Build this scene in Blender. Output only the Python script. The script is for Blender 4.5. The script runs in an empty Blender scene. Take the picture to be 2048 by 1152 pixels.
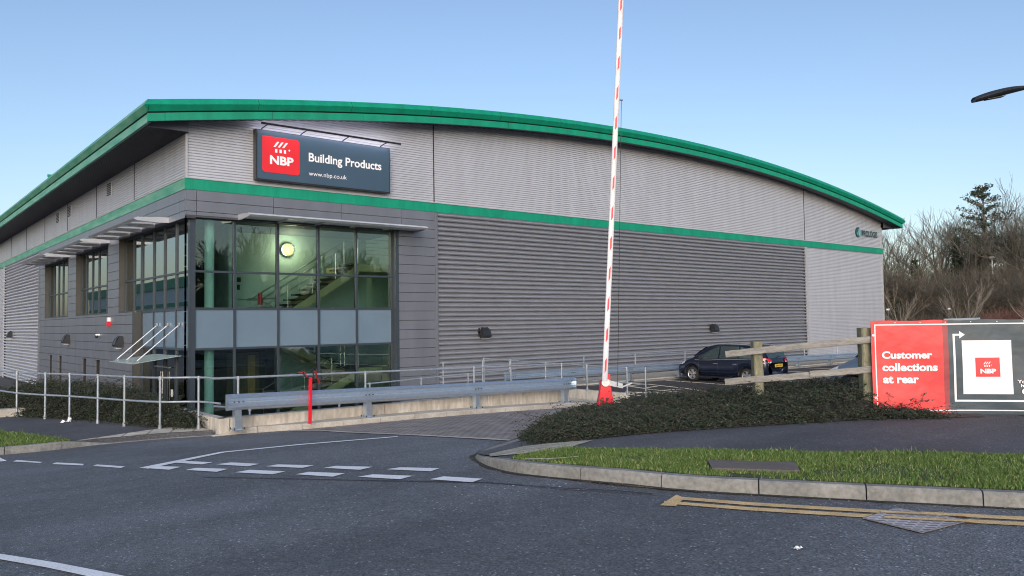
import bpy, bmesh, math, random
import numpy as np
from mathutils import Vector, Matrix
from mathutils.geometry import delaunay_2d_cdt
R = math.radians
random.seed(7)
sc = bpy.context.scene
col = sc.collection

# ------------------------------------------------------------------ camera
CAM = Vector((-8.0618, -25.7962, 1.6))
yaw, pitch, roll = R(39.6944), R(2.4855), R(-0.8392)
F = Vector((math.sin(yaw)*math.cos(pitch), math.cos(yaw)*math.cos(pitch), math.sin(pitch)))
Rv = Vector((math.cos(yaw), -math.sin(yaw), 0)); Uv = Rv.cross(F)
R2 = Rv*math.cos(roll)+Uv*math.sin(roll); U2 = -Rv*math.sin(roll)+Uv*math.cos(roll)
cd = bpy.data.cameras.new('camera'); cam = bpy.data.objects.new('camera', cd); col.objects.link(cam)
m = Matrix((R2, U2, -F)).transposed().to_4x4(); m.translation = CAM
cam.matrix_world = m
cd.sensor_width = 36; cd.lens = 1589.4/2048*36; cd.clip_end = 3000; cd.clip_start = .1
sc.camera = cam
# ------------------------------------------------------------------ light
SUN_AZ = R(-140)      # from +Y towards +X
SUN_EL = R(17)
w = bpy.data.worlds.new('World'); sc.world = w; w.use_nodes = True
nt = w.node_tree; bg = nt.nodes['Background']
sky = nt.nodes.new('ShaderNodeTexSky'); sky.sky_type = 'NISHITA'; sky.sun_disc = False
sky.sun_elevation = SUN_EL; sky.sun_rotation = SUN_AZ; sky.air_density = 1.0; sky.dust_density = 1.8; sky.ozone_density = 2.6
tint = nt.nodes.new('ShaderNodeMix'); tint.data_type = 'RGBA'; tint.blend_type = 'MULTIPLY'; tint.inputs[0].default_value = 1
tint.inputs[7].default_value = (1.055, .968, .94, 1)      # white balance of the sky light
nt.links.new(sky.outputs[0], tint.inputs[6]); nt.links.new(tint.outputs[2], bg.inputs[0]); bg.inputs[1].default_value = 0.1
sd = bpy.data.lights.new('sun', 'SUN'); so = bpy.data.objects.new('sun', sd); col.objects.link(so)
sd.energy = 1.0; sd.angle = R(50); sd.color = (1, .96, .93)
sdir = Vector((math.sin(SUN_AZ)*math.cos(SUN_EL), math.cos(SUN_AZ)*math.cos(SUN_EL), math.sin(SUN_EL)))
so.rotation_euler = sdir.to_track_quat('Z', 'Y').to_euler()
sc.cycles.filter_width = 1.05
sc.view_settings.view_transform = 'Standard'; sc.view_settings.look = 'None'
sc.view_settings.exposure = 1.1; sc.view_settings.gamma = 1

# ------------------------------------------------------------------ materials
def newmat(name):
    m = bpy.data.materials.new(name); m.use_nodes = True
    return m, m.node_tree, m.node_tree.nodes['Principled BSDF']
def pm(name, c, rough=.5, metal=0., var=.12, scale=3., bump=0., bscale=60., detail=4, c2=None, stretch=None, spec=None, fine=0., fscale=90.):
    m, t, b = newmat(name); N = t.nodes; L = t.links
    b.inputs['Roughness'].default_value = rough; b.inputs['Metallic'].default_value = metal
    if spec is not None: b.inputs['Specular IOR Level'].default_value = spec
    tc = N.new('ShaderNodeTexCoord'); src = tc.outputs['Object']
    if stretch:
        mp = N.new('ShaderNodeMapping'); mp.inputs['Scale'].default_value = stretch; L.new(src, mp.inputs[0]); src = mp.outputs[0]
    n = N.new('ShaderNodeTexNoise'); n.inputs['Scale'].default_value = scale; n.inputs['Detail'].default_value = detail; L.new(src, n.inputs[0])
    r = N.new('ShaderNodeValToRGB'); r.color_ramp.elements[0].position = .3; r.color_ramp.elements[1].position = .7
    hi = c2 if c2 else tuple(min(1, x*(1+var)) for x in c); lo = c if c2 else tuple(x*(1-var) for x in c)
    r.color_ramp.elements[0].color = (*lo, 1); r.color_ramp.elements[1].color = (*hi, 1)
    L.new(n.outputs[0], r.inputs[0]); out = r.outputs[0]
    if fine:
        n3 = N.new('ShaderNodeTexNoise'); n3.inputs['Scale'].default_value = fscale; n3.inputs['Detail'].default_value = 2; L.new(src, n3.inputs[0])
        mr = N.new('ShaderNodeMapRange'); mr.inputs[1].default_value = .3; mr.inputs[2].default_value = .7; mr.inputs[3].default_value = 1-fine; mr.inputs[4].default_value = 1+fine; L.new(n3.outputs[0], mr.inputs[0])
        mx = N.new('ShaderNodeMix'); mx.data_type = 'RGBA'; mx.blend_type = 'MULTIPLY'; mx.inputs[0].default_value = 1
        L.new(out, mx.inputs[6]); L.new(mr.outputs[0], mx.inputs[7]); out = mx.outputs[2]
    L.new(out, b.inputs['Base Color'])
    if bump:
        n2 = N.new('ShaderNodeTexNoise'); n2.inputs['Scale'].default_value = bscale; n2.inputs['Detail'].default_value = 3; L.new(src, n2.inputs[0])
        bp = N.new('ShaderNodeBump'); bp.inputs['Strength'].default_value = 1; bp.inputs['Distance'].default_value = bump; L.new(n2.outputs[0], bp.inputs['Height']); L.new(bp.outputs[0], b.inputs['Normal'])
    return m
def emit(name, c, s):
    m, t, b = newmat(name); b.inputs['Base Color'].default_value = (*c, 1); b.inputs['Emission Color'].default_value = (*c, 1); b.inputs['Emission Strength'].default_value = s
    return m
def glass(name, tint, ior, rough=0.0, wav=0.0):
    m, t, b = newmat(name); N = t.nodes; L = t.links; N.remove(b)
    tr = N.new('ShaderNodeBsdfTransparent'); tr.inputs[0].default_value = (*tint, 1)
    gl = N.new('ShaderNodeBsdfGlossy'); gl.inputs['Roughness'].default_value = rough; gl.inputs[0].default_value = (.95, 1, .97, 1)
    fr = N.new('ShaderNodeFresnel'); fr.inputs[0].default_value = ior
    mx = N.new('ShaderNodeMixShader'); L.new(fr.outputs[0], mx.inputs[0]); L.new(tr.outputs[0], mx.inputs[1]); L.new(gl.outputs[0], mx.inputs[2])
    L.new(mx.outputs[0], N['Material Output'].inputs[0])
    if wav:
        tc = N.new('ShaderNodeTexCoord'); n = N.new('ShaderNodeTexNoise'); n.inputs['Scale'].default_value = 1.3; n.inputs['Detail'].default_value = 1
        bp = N.new('ShaderNodeBump'); bp.inputs['Distance'].default_value = wav; L.new(tc.outputs['Object'], n.inputs[0]); L.new(n.outputs[0], bp.inputs['Height'])
        L.new(bp.outputs[0], gl.inputs['Normal'])
    return m
M = {}
M['clad'] = pm('silver_cladding', (.47, .49, .54), .42, .2, .07, 2.2, stretch=(1, 1, .18))
M['deep'] = pm('deep_rib_metal', (.31, .325, .365), .38, .35, .06, 1.5)
M['panel'] = pm('grey_panel', (.165, .180, .212), .40, .25, .09, 1.6, stretch=(1, 1, .25))
M['joint'] = pm('dark_joint', (.02, .02, .022), .8)
M['green'] = pm('green_paint', (.0, .25, .145), .5, 0, .14, 3, stretch=(1, 1, .3), fine=.05, fscale=14)
M['green_old'] = pm('weathered_green_paint', (.03, .24, .15), .5, 0, .5, 2.2, c2=(.16, .36, .27), stretch=(1, .4, 2))
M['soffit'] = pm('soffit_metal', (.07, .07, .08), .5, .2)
M['roof'] = pm('roof_metal', (.3, .31, .31), .5, .3)
M['flash'] = pm('pale_flashing', (.45, .45, .46), .45, .3, .04)
M['frame'] = pm('dark_window_frame', (.045, .06, .075), .4, .2, .05)
M['reveal'] = pm('olive_reveal', (.058, .060, .056), .5, .1, .06)
M['galv'] = pm('galvanised_steel', (.62, .70, .78), .30, .85, .06, 14, fine=.04, fscale=60)
M['rail'] = pm('galvanised_tube', (.33, .375, .42), .42, .45, .14, 10)
M['alu'] = pm('aluminium', (.5, .52, .56), .38, .5, .05)
M['nosing'] = pm('silver_nosing', (.66, .69, .76), .4, .2, .04)
M['glass'] = glass('tinted_glass', (.80, .92, .90), 1.75, 0, .0006)
M['glass_side'] = glass('side_glass', (.30, .46, .42), 6, 0, .0006)
M['glass_clear'] = glass('clear_glass', (.8, .92, .88), 1.5)
M['spandrel'] = pm('spandrel_glass', (.14, .205, .27), .22, 0, .06, .9, spec=.8)
M['mint'] = pm('mint_column', (.66, .92, .84), .5, 0, .03)
M['cream'] = pm('cream_wall', (.52, .66, .60), .8, 0, .03)
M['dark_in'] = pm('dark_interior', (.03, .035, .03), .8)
M['stair'] = pm('stair_paint', (.52, .46, .24), .6, 0, .05)
M['tread'] = pm('stair_tread', (.06, .05, .045), .7)
M['oak'] = pm('oak_door', (.62, .38, .13), .5, 0, .12, 3, stretch=(6, 6, .6))
M['steel'] = pm('stainless_steel', (.55, .55, .53), .3, .8, .03)
M['black'] = pm('black_plastic', (.02, .022, .026), .45, 0, .1)
M['navy'] = pm('navy_sign', (.045, .085, .13), .4, 0, .04, 1)
M['red'] = pm('red_sign', (.72, .02, .03), .4, 0, .03, 1)
M['white'] = pm('white_letters', (.82, .82, .84), .5, 0, .03)
M['ban_red'] = pm('banner_red', (.70, .035, .04), .42, 0, .08, 2.5, bump=.02, bscale=2.2)
M['ban_dark'] = pm('banner_dark', (.03, .055, .075), .42, 0, .12, 2, bump=.02, bscale=2.2)
M['ban_mix'] = pm('banner_fade', (.30, .035, .045), .42, 0, .08, 2.5, bump=.02, bscale=2.2)
M['conc'] = pm('concrete', (.36, .33, .28), .85, 0, .2, 2.2, bump=.004, bscale=40, c2=(.50, .47, .41), fine=.14, fscale=25)
M['kerb'] = pm('kerb_concrete', (.165, .17, .16), .85, 0, .18, 3, bump=.004, bscale=70, c2=(.26, .26, .245), fine=.2, fscale=22)
M['wallc'] = pm('retaining_concrete', (.40, .36, .30), .85, 0, .2, 1.6, bump=.004, bscale=40, c2=(.58, .54, .47), stretch=(1.2, 1.2, .35), fine=.22, fscale=9)
M['wood'] = pm('weathered_timber', (.19, .185, .17), .85, 0, .3, 4, bump=.006, bscale=26, c2=(.34, .33, .305), stretch=(.6, .6, 3.5), fine=.2, fscale=24)
M['wood_green'] = pm('mossy_timber', (.14, .14, .09), .9, 0, .3, 4, bump=.006, bscale=26, c2=(.26, .25, .17), stretch=(3, 3, .6), fine=.2, fscale=20)
M['red_paint'] = pm('red_gloss_paint', (.70, .012, .03), .35, 0, .06, 4)
M['stripe'] = pm('red_reflective', (.62, .015, .05), .4, 0, .05)
M['boomw'] = pm('white_boom_paint', (.66, .67, .68), .4, 0, .1, 1.5)
M['mark'] = pm('road_paint', (.74, .76, .78), .7, 0, .1, 3, c2=(.86, .88, .9), fine=.16, fscale=70)
M['yellow'] = pm('yellow_road_paint', (.52, .36, .17), .75, 0, .2, 5, c2=(.76, .54, .26), fine=.3, fscale=80)
M['cream_mark'] = pm('cream_road_paint', (.80, .72, .54), .75, 0, .1, 5)
M['grass'] = pm('grass_blades', (.045, .10, .014), .7, 0, .5, 3.5, c2=(.15, .22, .05), fine=.3, fscale=9)
M['soil'] = pm('verge_soil', (.045, .055, .02), .9, 0, .3, 6, c2=(.08, .085, .035), bump=.01)
M['bark'] = pm('bark', (.10, .085, .07), .9, 0, .2, 3, c2=(.17, .15, .125))
M['twig'] = pm('twigs', (.095, .085, .066), .9, 0, .2, .4, c2=(.18, .16, .125))
M['twig_dark'] = pm('dark_twigs', (.05, .045, .035), .9)
M['twig_pale'] = pm('pale_twigs', (.24, .21, .17), .9, 0, .2, .4, c2=(.33, .30, .25))
M['twig_red'] = pm('reddish_twigs', (.15, .075, .06), .9, 0, .2, .4, c2=(.22, .11, .09))
M['needle'] = pm('pine_needles', (.03, .045, .028), .8, 0, .3, .6, c2=(.06, .085, .05))
M['ivy'] = pm('ivy_leaves', (.022, .04, .018), .8, 0, .3, .6, c2=(.055, .08, .035))
M['ochre'] = pm('ochre_leaves', (.16, .13, .05), .8, 0, .3, .6)
M['paint_blue'] = pm('dark_blue_car_paint', (.010, .017, .040), .22, .3, .03, spec=.7)
M['paint_silver'] = pm('silver_blue_car_paint', (.17, .22, .28), .3, .5, .03)
M['tyre'] = pm('tyre_rubber', (.02, .02, .021), .85)
M['alloy'] = pm('alloy_rim', (.45, .45, .46), .3, .7, .05)
M['chrome'] = pm('chrome_trim', (.7, .7, .7), .15, 1, .02)
M['carglass'] = pm('car_window_glass', (.03, .05, .055), .05, 0, .1, spec=.9)
M['lampred'] = pm('tail_lamp_red', (.65, .01, .02), .15, 0, .05, spec=.8)
M['lampwhite'] = pm('lamp_clear', (.75, .75, .78), .15, 0, .03)
M['plate'] = pm('yellow_number_plate', (.75, .52, .08), .5, 0, .03)
M['litter'] = pm('litter_paper', (.75, .76, .76), .7, 0, .05)
M['grey_in'] = pm('grey_floor', (.12, .13, .12), .7)
M['lampglow'] = emit('lit_wall_lamp', (1, .78, .30), .62)
M['lampglow'].node_tree.nodes['Principled BSDF'].inputs['Base Color'].default_value = (.05, .04, .02, 1)
M['signglow'] = emit('sign_light_strip', (.92, .86, 1), 14)
M['far_white'] = pm('white_warehouse_cladding', (.62, .64, .66), .6)

def leafmat(name, stops, rough=.7):
    m, t, b = newmat(name); N = t.nodes; L = t.links
    g = N.new('ShaderNodeNewGeometry'); r = N.new('ShaderNodeValToRGB'); r.color_ramp.interpolation = 'LINEAR'
    for i, (p, c) in enumerate(stops):
        e = r.color_ramp.elements[i] if i < 2 else r.color_ramp.elements.new(p)
        e.position = p; e.color = (*c, 1)
    L.new(g.outputs['Random Per Island'], r.inputs[0]); L.new(r.outputs[0], b.inputs['Base Color'])
    b.inputs['Roughness'].default_value = rough; b.inputs['Specular IOR Level'].default_value = .3
    return m
M['hedge'] = leafmat('cotoneaster_leaves', [(0, (.016, .030, .015)), (1, (.085, .095, .07)), (.6, (.032, .050, .028)), (.93, (.06, .062, .045))])
M['hedge_twig'] = pm('hedge_twigs', (.045, .036, .034), .9, 0, .3, 3, c2=(.09, .068, .062))
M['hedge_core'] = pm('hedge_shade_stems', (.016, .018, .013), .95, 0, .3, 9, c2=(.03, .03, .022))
M['blade'] = leafmat('grass_leaf', [(0, (.06, .125, .022)), (1, (.36, .34, .17)), (.65, (.13, .215, .05)), (.88, (.20, .26, .09))])
M['leaf_litter'] = leafmat('dry_leaf_litter', [(0, (.10, .07, .04)), (1, (.5, .48, .42)), (.7, (.2, .13, .08))])

def asphalt(name, c, grain=220., spark=.5, patch=.22):
    m, t, b = newmat(name); N = t.nodes; L = t.links
    tc = N.new('ShaderNodeTexCoord')
    def noise(s, d=2):
        n = N.new('ShaderNodeTexNoise'); n.inputs['Scale'].default_value = s; n.inputs['Detail'].default_value = d; L.new(tc.outputs['Object'], n.inputs[0]); return n.outputs[0]
    def mrange(x, a, b_, lo, hi):
        r = N.new('ShaderNodeMapRange'); L.new(x, r.inputs[0])
        for i, v in enumerate((a, b_, lo, hi)): r.inputs[i+1].default_value = v
        return r.outputs[0]
    def mul(a, b_):
        q = N.new('ShaderNodeMath'); q.operation = 'MULTIPLY'; L.new(a, q.inputs[0]); L.new(b_, q.inputs[1]); return q.outputs[0]
    v = N.new('ShaderNodeTexVoronoi'); v.inputs['Scale'].default_value = grain*.45; L.new(tc.outputs['Object'], v.inputs[0])
    sep = N.new('ShaderNodeSeparateColor'); L.new(v.outputs['Color'], sep.inputs[0])
    stones = mrange(sep.outputs[0], 0, 1, 1-spark, 1+spark)
    bright = mrange(sep.outputs[1], .965, .985, 1, 2.6)
    tk = N.new('ShaderNodeMapping'); tk.inputs['Rotation'].default_value = (0, 0, R(57)); tk.inputs['Scale'].default_value = (.12, .9, 1); L.new(tc.outputs['Object'], tk.inputs[0])
    tn = N.new('ShaderNodeTexNoise'); tn.inputs['Scale'].default_value = 1; tn.inputs['Detail'].default_value = 3; L.new(tk.outputs[0], tn.inputs[0])
    stones = mul(stones, mrange(tn.outputs[0], .35, .65, .86, 1.12))
    g = mul(mul(stones, bright), mul(mrange(noise(.35, 5), .3, .7, 1-patch, 1+patch), mrange(noise(5, 4), .3, .7, .9, 1.1)))
    mx = N.new('ShaderNodeVectorMath'); mx.operation = 'SCALE'; mx.inputs[0].default_value = c; L.new(g, mx.inputs['Scale'])
    L.new(mx.outputs[0], b.inputs['Base Color']); b.inputs['Roughness'].default_value = .82
    bp = N.new('ShaderNodeBump'); bp.inputs['Distance'].default_value = .006; L.new(v.outputs['Distance'], bp.inputs['Height']); L.new(bp.outputs[0], b.inputs['Normal'])
    return m
M['asphalt'] = asphalt('road_asphalt', (.112, .122, .136), 150, .40)
M['asphalt2'] = asphalt('car_park_asphalt', (.055, .049, .050), 150, .4)
M['path'] = asphalt('footpath_asphalt', (.080, .082, .090), 170, .35, .28)
def brickmat(name, c1, c2, mortar, bw, bh, ang, msize=.02, off=.5, bump=.004):
    m, t, b = newmat(name); N = t.nodes; L = t.links
    tc = N.new('ShaderNodeTexCoord'); mp = N.new('ShaderNodeMapping'); mp.inputs['Rotation'].default_value = (0, 0, ang); L.new(tc.outputs['Object'], mp.inputs[0])
    br = N.new('ShaderNodeTexBrick'); br.inputs['Scale'].default_value = 1; br.inputs['Brick Width'].default_value = bw; br.inputs['Row Height'].default_value = bh
    br.inputs['Mortar Size'].default_value = msize*bh; br.offset = off; br.inputs['Color1'].default_value = (*c1, 1); br.inputs['Color2'].default_value = (*c2, 1); br.inputs['Mortar'].default_value = (*mortar, 1)
    L.new(mp.outputs[0], br.inputs[0])
    n = N.new('ShaderNodeTexNoise'); n.inputs['Scale'].default_value = 2.5; n.inputs['Detail'].default_value = 6; L.new(tc.outputs['Object'], n.inputs[0])
    r = N.new('ShaderNodeMapRange'); r.inputs[1].default_value = .3; r.inputs[2].default_value = .7; r.inputs[3].default_value = .72; r.inputs[4].default_value = 1.2; L.new(n.outputs[0], r.inputs[0])
    mx = N.new('ShaderNodeMix'); mx.data_type = 'RGBA'; mx.blend_type = 'MULTIPLY'; mx.inputs[0].default_value = 1; L.new(br.outputs[0], mx.inputs[6]); L.new(r.outputs[0], mx.inputs[7])
    L.new(mx.outputs[2], b.inputs['Base Color']); b.inputs['Roughness'].default_value = .85
    inv = N.new('ShaderNodeMath'); inv.operation = 'SUBTRACT'; inv.inputs[0].default_value = 1; L.new(br.outputs['Fac'], inv.inputs[1])
    bp = N.new('ShaderNodeBump'); bp.inputs['Distance'].default_value = bump; L.new(inv.outputs[0], bp.inputs['Height']); L.new(bp.outputs[0], b.inputs['Normal'])
    return m
M['pavers'] = brickmat('block_paving', (.27, .24, .225), (.36, .32, .30), (.09, .08, .075), .21, .105, R(0), .12)
M['slabs'] = brickmat('tactile_slabs', (.55, .50, .41), (.62, .57, .47), (.30, .27, .22), .42, .42, R(24), .05, 0)
M['slabs2'] = brickmat('small_tactile_slabs', (.46, .41, .31), (.54, .49, .38), (.30, .27, .20), .40, .16, R(-15), .12, 0, .01)

# ------------------------------------------------------------------ object helpers
def link(o, parent=None):
    col.objects.link(o)
    if parent is not None: o.parent = parent
    return o
def tag(o, label=None, cat=None, group=None, kind=None):
    if label: o['label'] = label
    if cat: o['category'] = cat
    if group: o['group'] = group
    if kind: o['kind'] = kind
    return o
def thing(name, label, cat, loc=(0, 0, 0), rz=0, group=None):
    o = bpy.data.objects.new(name, None); o.location = loc; o.rotation_euler = (0, 0, rz); o.empty_display_size = .3
    link(o); return tag(o, label, cat, group)
class MB:
    def __init__(s): s.v = []; s.f = []
    def add(s, vs, fs):
        b = len(s.v); s.v += [tuple(x) for x in vs]; s.f += [tuple(i+b for i in f) for f in fs]; return s
    def box(s, a, b):
        x0, y0, z0 = a; x1, y1, z1 = b
        return s.add([(x0,y0,z0),(x1,y0,z0),(x1,y1,z0),(x0,y1,z0),(x0,y0,z1),(x1,y0,z1),(x1,y1,z1),(x0,y1,z1)], [(0,3,2,1),(4,5,6,7),(0,1,5,4),(1,2,6,5),(2,3,7,6),(3,0,4,7)])
    def obox(s, o, ax, ay, az):
        o, ax, ay, az = map(Vector, (o, ax, ay, az))
        p = [o, o+ax, o+ax+ay, o+ay]; p += [q+az for q in p]
        return s.add(p, [(0,3,2,1),(4,5,6,7),(0,1,5,4),(1,2,6,5),(2,3,7,6),(3,0,4,7)])
    def bar(s, a, b, w, h, up=(0, 0, 1)):
        a, b = Vector(a), Vector(b); d = (b-a); side = d.cross(Vector(up))
        if side.length < 1e-6: side = Vector((1, 0, 0))
        side = side.normalized()*w; u = side.cross(d).normalized()*h
        return s.obox(a-side/2-u/2, d, side, u)
    def tube(s, pts, r, n=8, caps=True):
        pts = [Vector(p) for p in pts]; rs = r if isinstance(r, (list, tuple)) else [r]*len(pts)
        b = len(s.v); prev = None
        for i, p in enumerate(pts):
            d = (pts[min(i+1, len(pts)-1)]-pts[max(i-1, 0)]).normalized()
            if prev is None:
                a = d.cross(Vector((0, 0, 1)))
                if a.length < .05: a = d.cross(Vector((1, 0, 0)))
            else: a = prev - d*prev.dot(d)
            a.normalize(); prev = a; c = d.cross(a)
            for k in range(n):
                t = 2*math.pi*k/n; s.v.append(tuple(p+(a*math.cos(t)+c*math.sin(t))*rs[i]))
        for i in range(len(pts)-1):
            for k in range(n):
                k2 = (k+1) % n; s.f.append((b+i*n+k, b+i*n+k2, b+(i+1)*n+k2, b+(i+1)*n+k))
        if caps:
            s.f.append(tuple(b+k for k in range(n))[::-1]); e = b+(len(pts)-1)*n; s.f.append(tuple(e+k for k in range(n)))
        return s
    def prism(s, poly, o, u, v, wv):
        """polygon (a,b) pairs in frame o,u,v extruded by vector wv"""
        o, u, v, wv = map(Vector, (o, u, v, wv)); n = len(poly)
        p = [o+u*a+v*b for a, b in poly]; p += [q+wv for q in p]
        return s.add(p, [tuple(range(n))[::-1], tuple(range(n, 2*n))]+[(i, (i+1) % n, n+(i+1) % n, n+i) for i in range(n)])
    def grid(s, rows):
        b = len(s.v); nr = len(rows); nc = len(rows[0])
        for r in rows: s.v += [tuple(q) for q in r]
        for i in range(nr-1):
            for j in range(nc-1): s.f.append((b+i*nc+j, b+i*nc+j+1, b+(i+1)*nc+j+1, b+(i+1)*nc+j))
        return s
    def build(s, name, mt, parent=None, smooth=False, bevel=0, mats=None):
        me = bpy.data.meshes.new(name); me.from_pydata(s.v, [], s.f); me.validate()
        me.materials.append(mt)
        o = bpy.data.objects.new(name, me); link(o, parent)
        if smooth: me.polygons.foreach_set('use_smooth', [True]*len(me.polygons))
        if bevel:
            bm = bmesh.new(); bm.from_mesh(me); bmesh.ops.bevel(bm, geom=bm.edges[:], offset=bevel, segments=1, affect='EDGES'); bm.to_mesh(me); bm.free()
        return o
def npmesh(name, V, Fc, mt, parent=None, n=None):
    """V (N,3), Fc (M,k)"""
    me = bpy.data.meshes.new(name); V = np.asarray(V, np.float32); Fc = np.asarray(Fc, np.int32); k = Fc.shape[1]
    me.vertices.add(len(V)); me.vertices.foreach_set('co', V.ravel())
    me.loops.add(Fc.size); me.loops.foreach_set('vertex_index', Fc.ravel())
    me.polygons.add(len(Fc)); me.polygons.foreach_set('loop_start', np.arange(0, Fc.size, k, dtype=np.int32)); me.polygons.foreach_set('loop_total', np.full(len(Fc), k, np.int32))
    me.update(); me.validate(); me.materials.append(mt)
    return link(bpy.data.objects.new(name, me), parent)
def copy_tree(o, parent=None):
    c = o.copy(); col.objects.link(c)
    if parent is not None: c.parent = parent
    for ch in list(o.children): copy_tree(ch, c)
    return c
_txt = {}
def text_geo(body, bold=0.0, space=1.0, line=1.0, align='LEFT'):
    key = (body, bold, space, line, align)
    if key in _txt: return _txt[key]
    cu = bpy.data.curves.new('t', 'FONT'); cu.body = body; cu.size = 1; cu.offset = bold; cu.space_character = space; cu.space_line = line; cu.align_x = align; cu.resolution_u = 4
    ob = bpy.data.objects.new('t', cu); col.objects.link(ob)
    dg = bpy.context.evaluated_depsgraph_get(); dg.update()
    me = bpy.data.meshes.new_from_object(ob.evaluated_get(dg))
    vs = [(v.co.x, v.co.y) for v in me.vertices]; fs = [tuple(p.vertices) for p in me.polygons]
    bpy.data.objects.remove(ob); bpy.data.meshes.remove(me)
    _txt[key] = (vs, fs); return vs, fs
def lettering(name, body, o, u, v, width, height, mt, parent, bold=.0, n_off=.006, align='LEFT', line=1.0, space=1.0, label=None):
    vs, fs = text_geo(body, bold, space, line, align)
    xs = [a for a, b in vs]; ys = [b for a, b in vs]; x0, x1, y0, y1 = min(xs), max(xs), min(ys), max(ys)
    o, u, v = Vector(o), Vector(u).normalized(), Vector(v).normalized(); nn = u.cross(v)
    b = MB()
    top = [o+u*((a-x0)/(x1-x0)*width)+v*((c-y0)/(y1-y0)*height)+nn*n_off for a, c in vs]
    b.add(top, fs)
    return b.build(name, mt, parent)
def flat(name, polys, o, u, v, mt, parent, n_off):
    o, u, v = Vector(o), Vector(u).normalized(), Vector(v).normalized(); nn = u.cross(v); b = MB()
    for poly in polys: b.prism(poly, o+nn*(n_off-.004), u, v, nn*.004)
    return b.build(name, mt, parent)
def rrect(x, y, w_, h_, r, corners=(1, 1, 1, 1), n=5):
    p = []
    for (cx, cy, a0, on) in ((x+r, y+r, 180, corners[0]), (x+w_-r, y+r, 270, corners[1]), (x+w_-r, y+h_-r, 0, corners[2]), (x+r, y+h_-r, 90, corners[3])):
        if on:
            for k in range(n+1): a = R(a0+90*k/n); p.append((cx+r*math.cos(a), cy+r*math.sin(a)))
        else: p.append((cx+(-r if a0 in (180, 90) else r), cy+(-r if a0 in (180, 270) else r)))
    return p
def roof_logo(x, y, s):
    """three slanted strokes, three bricks and a dot, in a box of width s"""
    P = []
    for k in range(3):
        a = x+s*.0+k*s*.25; P.append([(a, y+s*.30), (a+s*.12, y+s*.30), (a+s*.34, y+s*.60), (a+s*.22, y+s*.60)])
        a = x+s*.10+k*s*.25; P.append([(a, y), (a+s*.13, y), (a+s*.13, y+s*.19), (a, y+s*.19)])
    P.append([(x+s*.92+s*.05*math.cos(R(q)), y+s*.2+s*.05*math.sin(R(q))) for q in range(0, 360, 45)])
    return P

# ------------------------------------------------------------------ terrain
def S(t): t = min(1, max(0, t)); return t*t*(3-2*t)
def T(X, Y):
    s = (X+1)*.84+(Y+22.6)*.54
    u = min(1, max(0, (Y+20.5)/10.5))
    return -.6*u**1.2-.45*S(X/19)*S((Y+20)/8)-.62*S((s-6.5)/5)*(1-S((Y+19)/8))
def inside(poly, x, y):
    c = False; n = len(poly)
    for i in range(n):
        x1, y1 = poly[i]; x2, y2 = poly[(i+1) % n]
        if (y1 > y) != (y2 > y) and x < (x2-x1)*(y-y1)/(y2-y1)+x1: c = not c
    return c
def sheet(name, poly, off, mt, step=.7, zf=None, parent=None, skirt=0, kind='structure', hole=None):
    zf = zf or T
    pts = []; n = len(poly)
    for i in range(n):
        a, b = Vector(poly[i]), Vector(poly[(i+1) % n]); k = max(1, int((b-a).length/step))
        for j in range(k): pts.append(a+(b-a)*j/k)
    nb = len(pts); edges = [(i, (i+1) % nb) for i in range(nb)]
    xs = [p[0] for p in poly]; ys = [p[1] for p in poly]
    x = min(xs)+step/2
    while x < max(xs):
        y = min(ys)+step/2
        while y < max(ys):
            if inside(poly, x, y): pts.append(Vector((x, y)))
            y += step
        x += step
    r = delaunay_2d_cdt(pts, edges, [], 1, 1e-5)
    vs = [(p.x, p.y, zf(p.x, p.y)+off) for p in r[0]]; fs = [tuple(f) for f in r[2]]
    b = MB(); b.add(vs, fs)
    if skirt:
        for i in range(nb):
            p, q = pts[i], pts[(i+1) % nb]; zp, zq = zf(p.x, p.y)+off, zf(q.x, q.y)+off
            b.add([(p.x, p.y, zp), (q.x, q.y, zq), (q.x, q.y, zq-skirt), (p.x, p.y, zp-skirt)], [(0, 1, 2, 3)])
    o = b.build(name, mt, parent)
    if kind and parent is None: o['kind'] = kind
    return o
def smooth_line(P, n=6):
    out = []
    for i in range(len(P)-1):
        p0 = P[max(i-1, 0)]; p1 = P[i]; p2 = P[i+1]; p3 = P[min(i+2, len(P)-1)]
        for k in range(n):
            t = k/n
            out.append(tuple(.5*((2*p1[d])+(-p0[d]+p2[d])*t+(2*p0[d]-5*p1[d]+4*p2[d]-p3[d])*t*t+(-p0[d]+3*p1[d]-3*p2[d]+p3[d])*t**3) for d in range(len(p1))))
    out.append(tuple(P[-1])); return out
def resample(P, step):
    P = [Vector(p) for p in P]; out = [P[0]]; acc = 0
    for a, b in zip(P, P[1:]):
        L = (b-a).length; t = step-acc
        while t <= L: out.append(a+(b-a)*t/L); t += step
        acc = (acc+L) % step if L else acc
    return out

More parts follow.
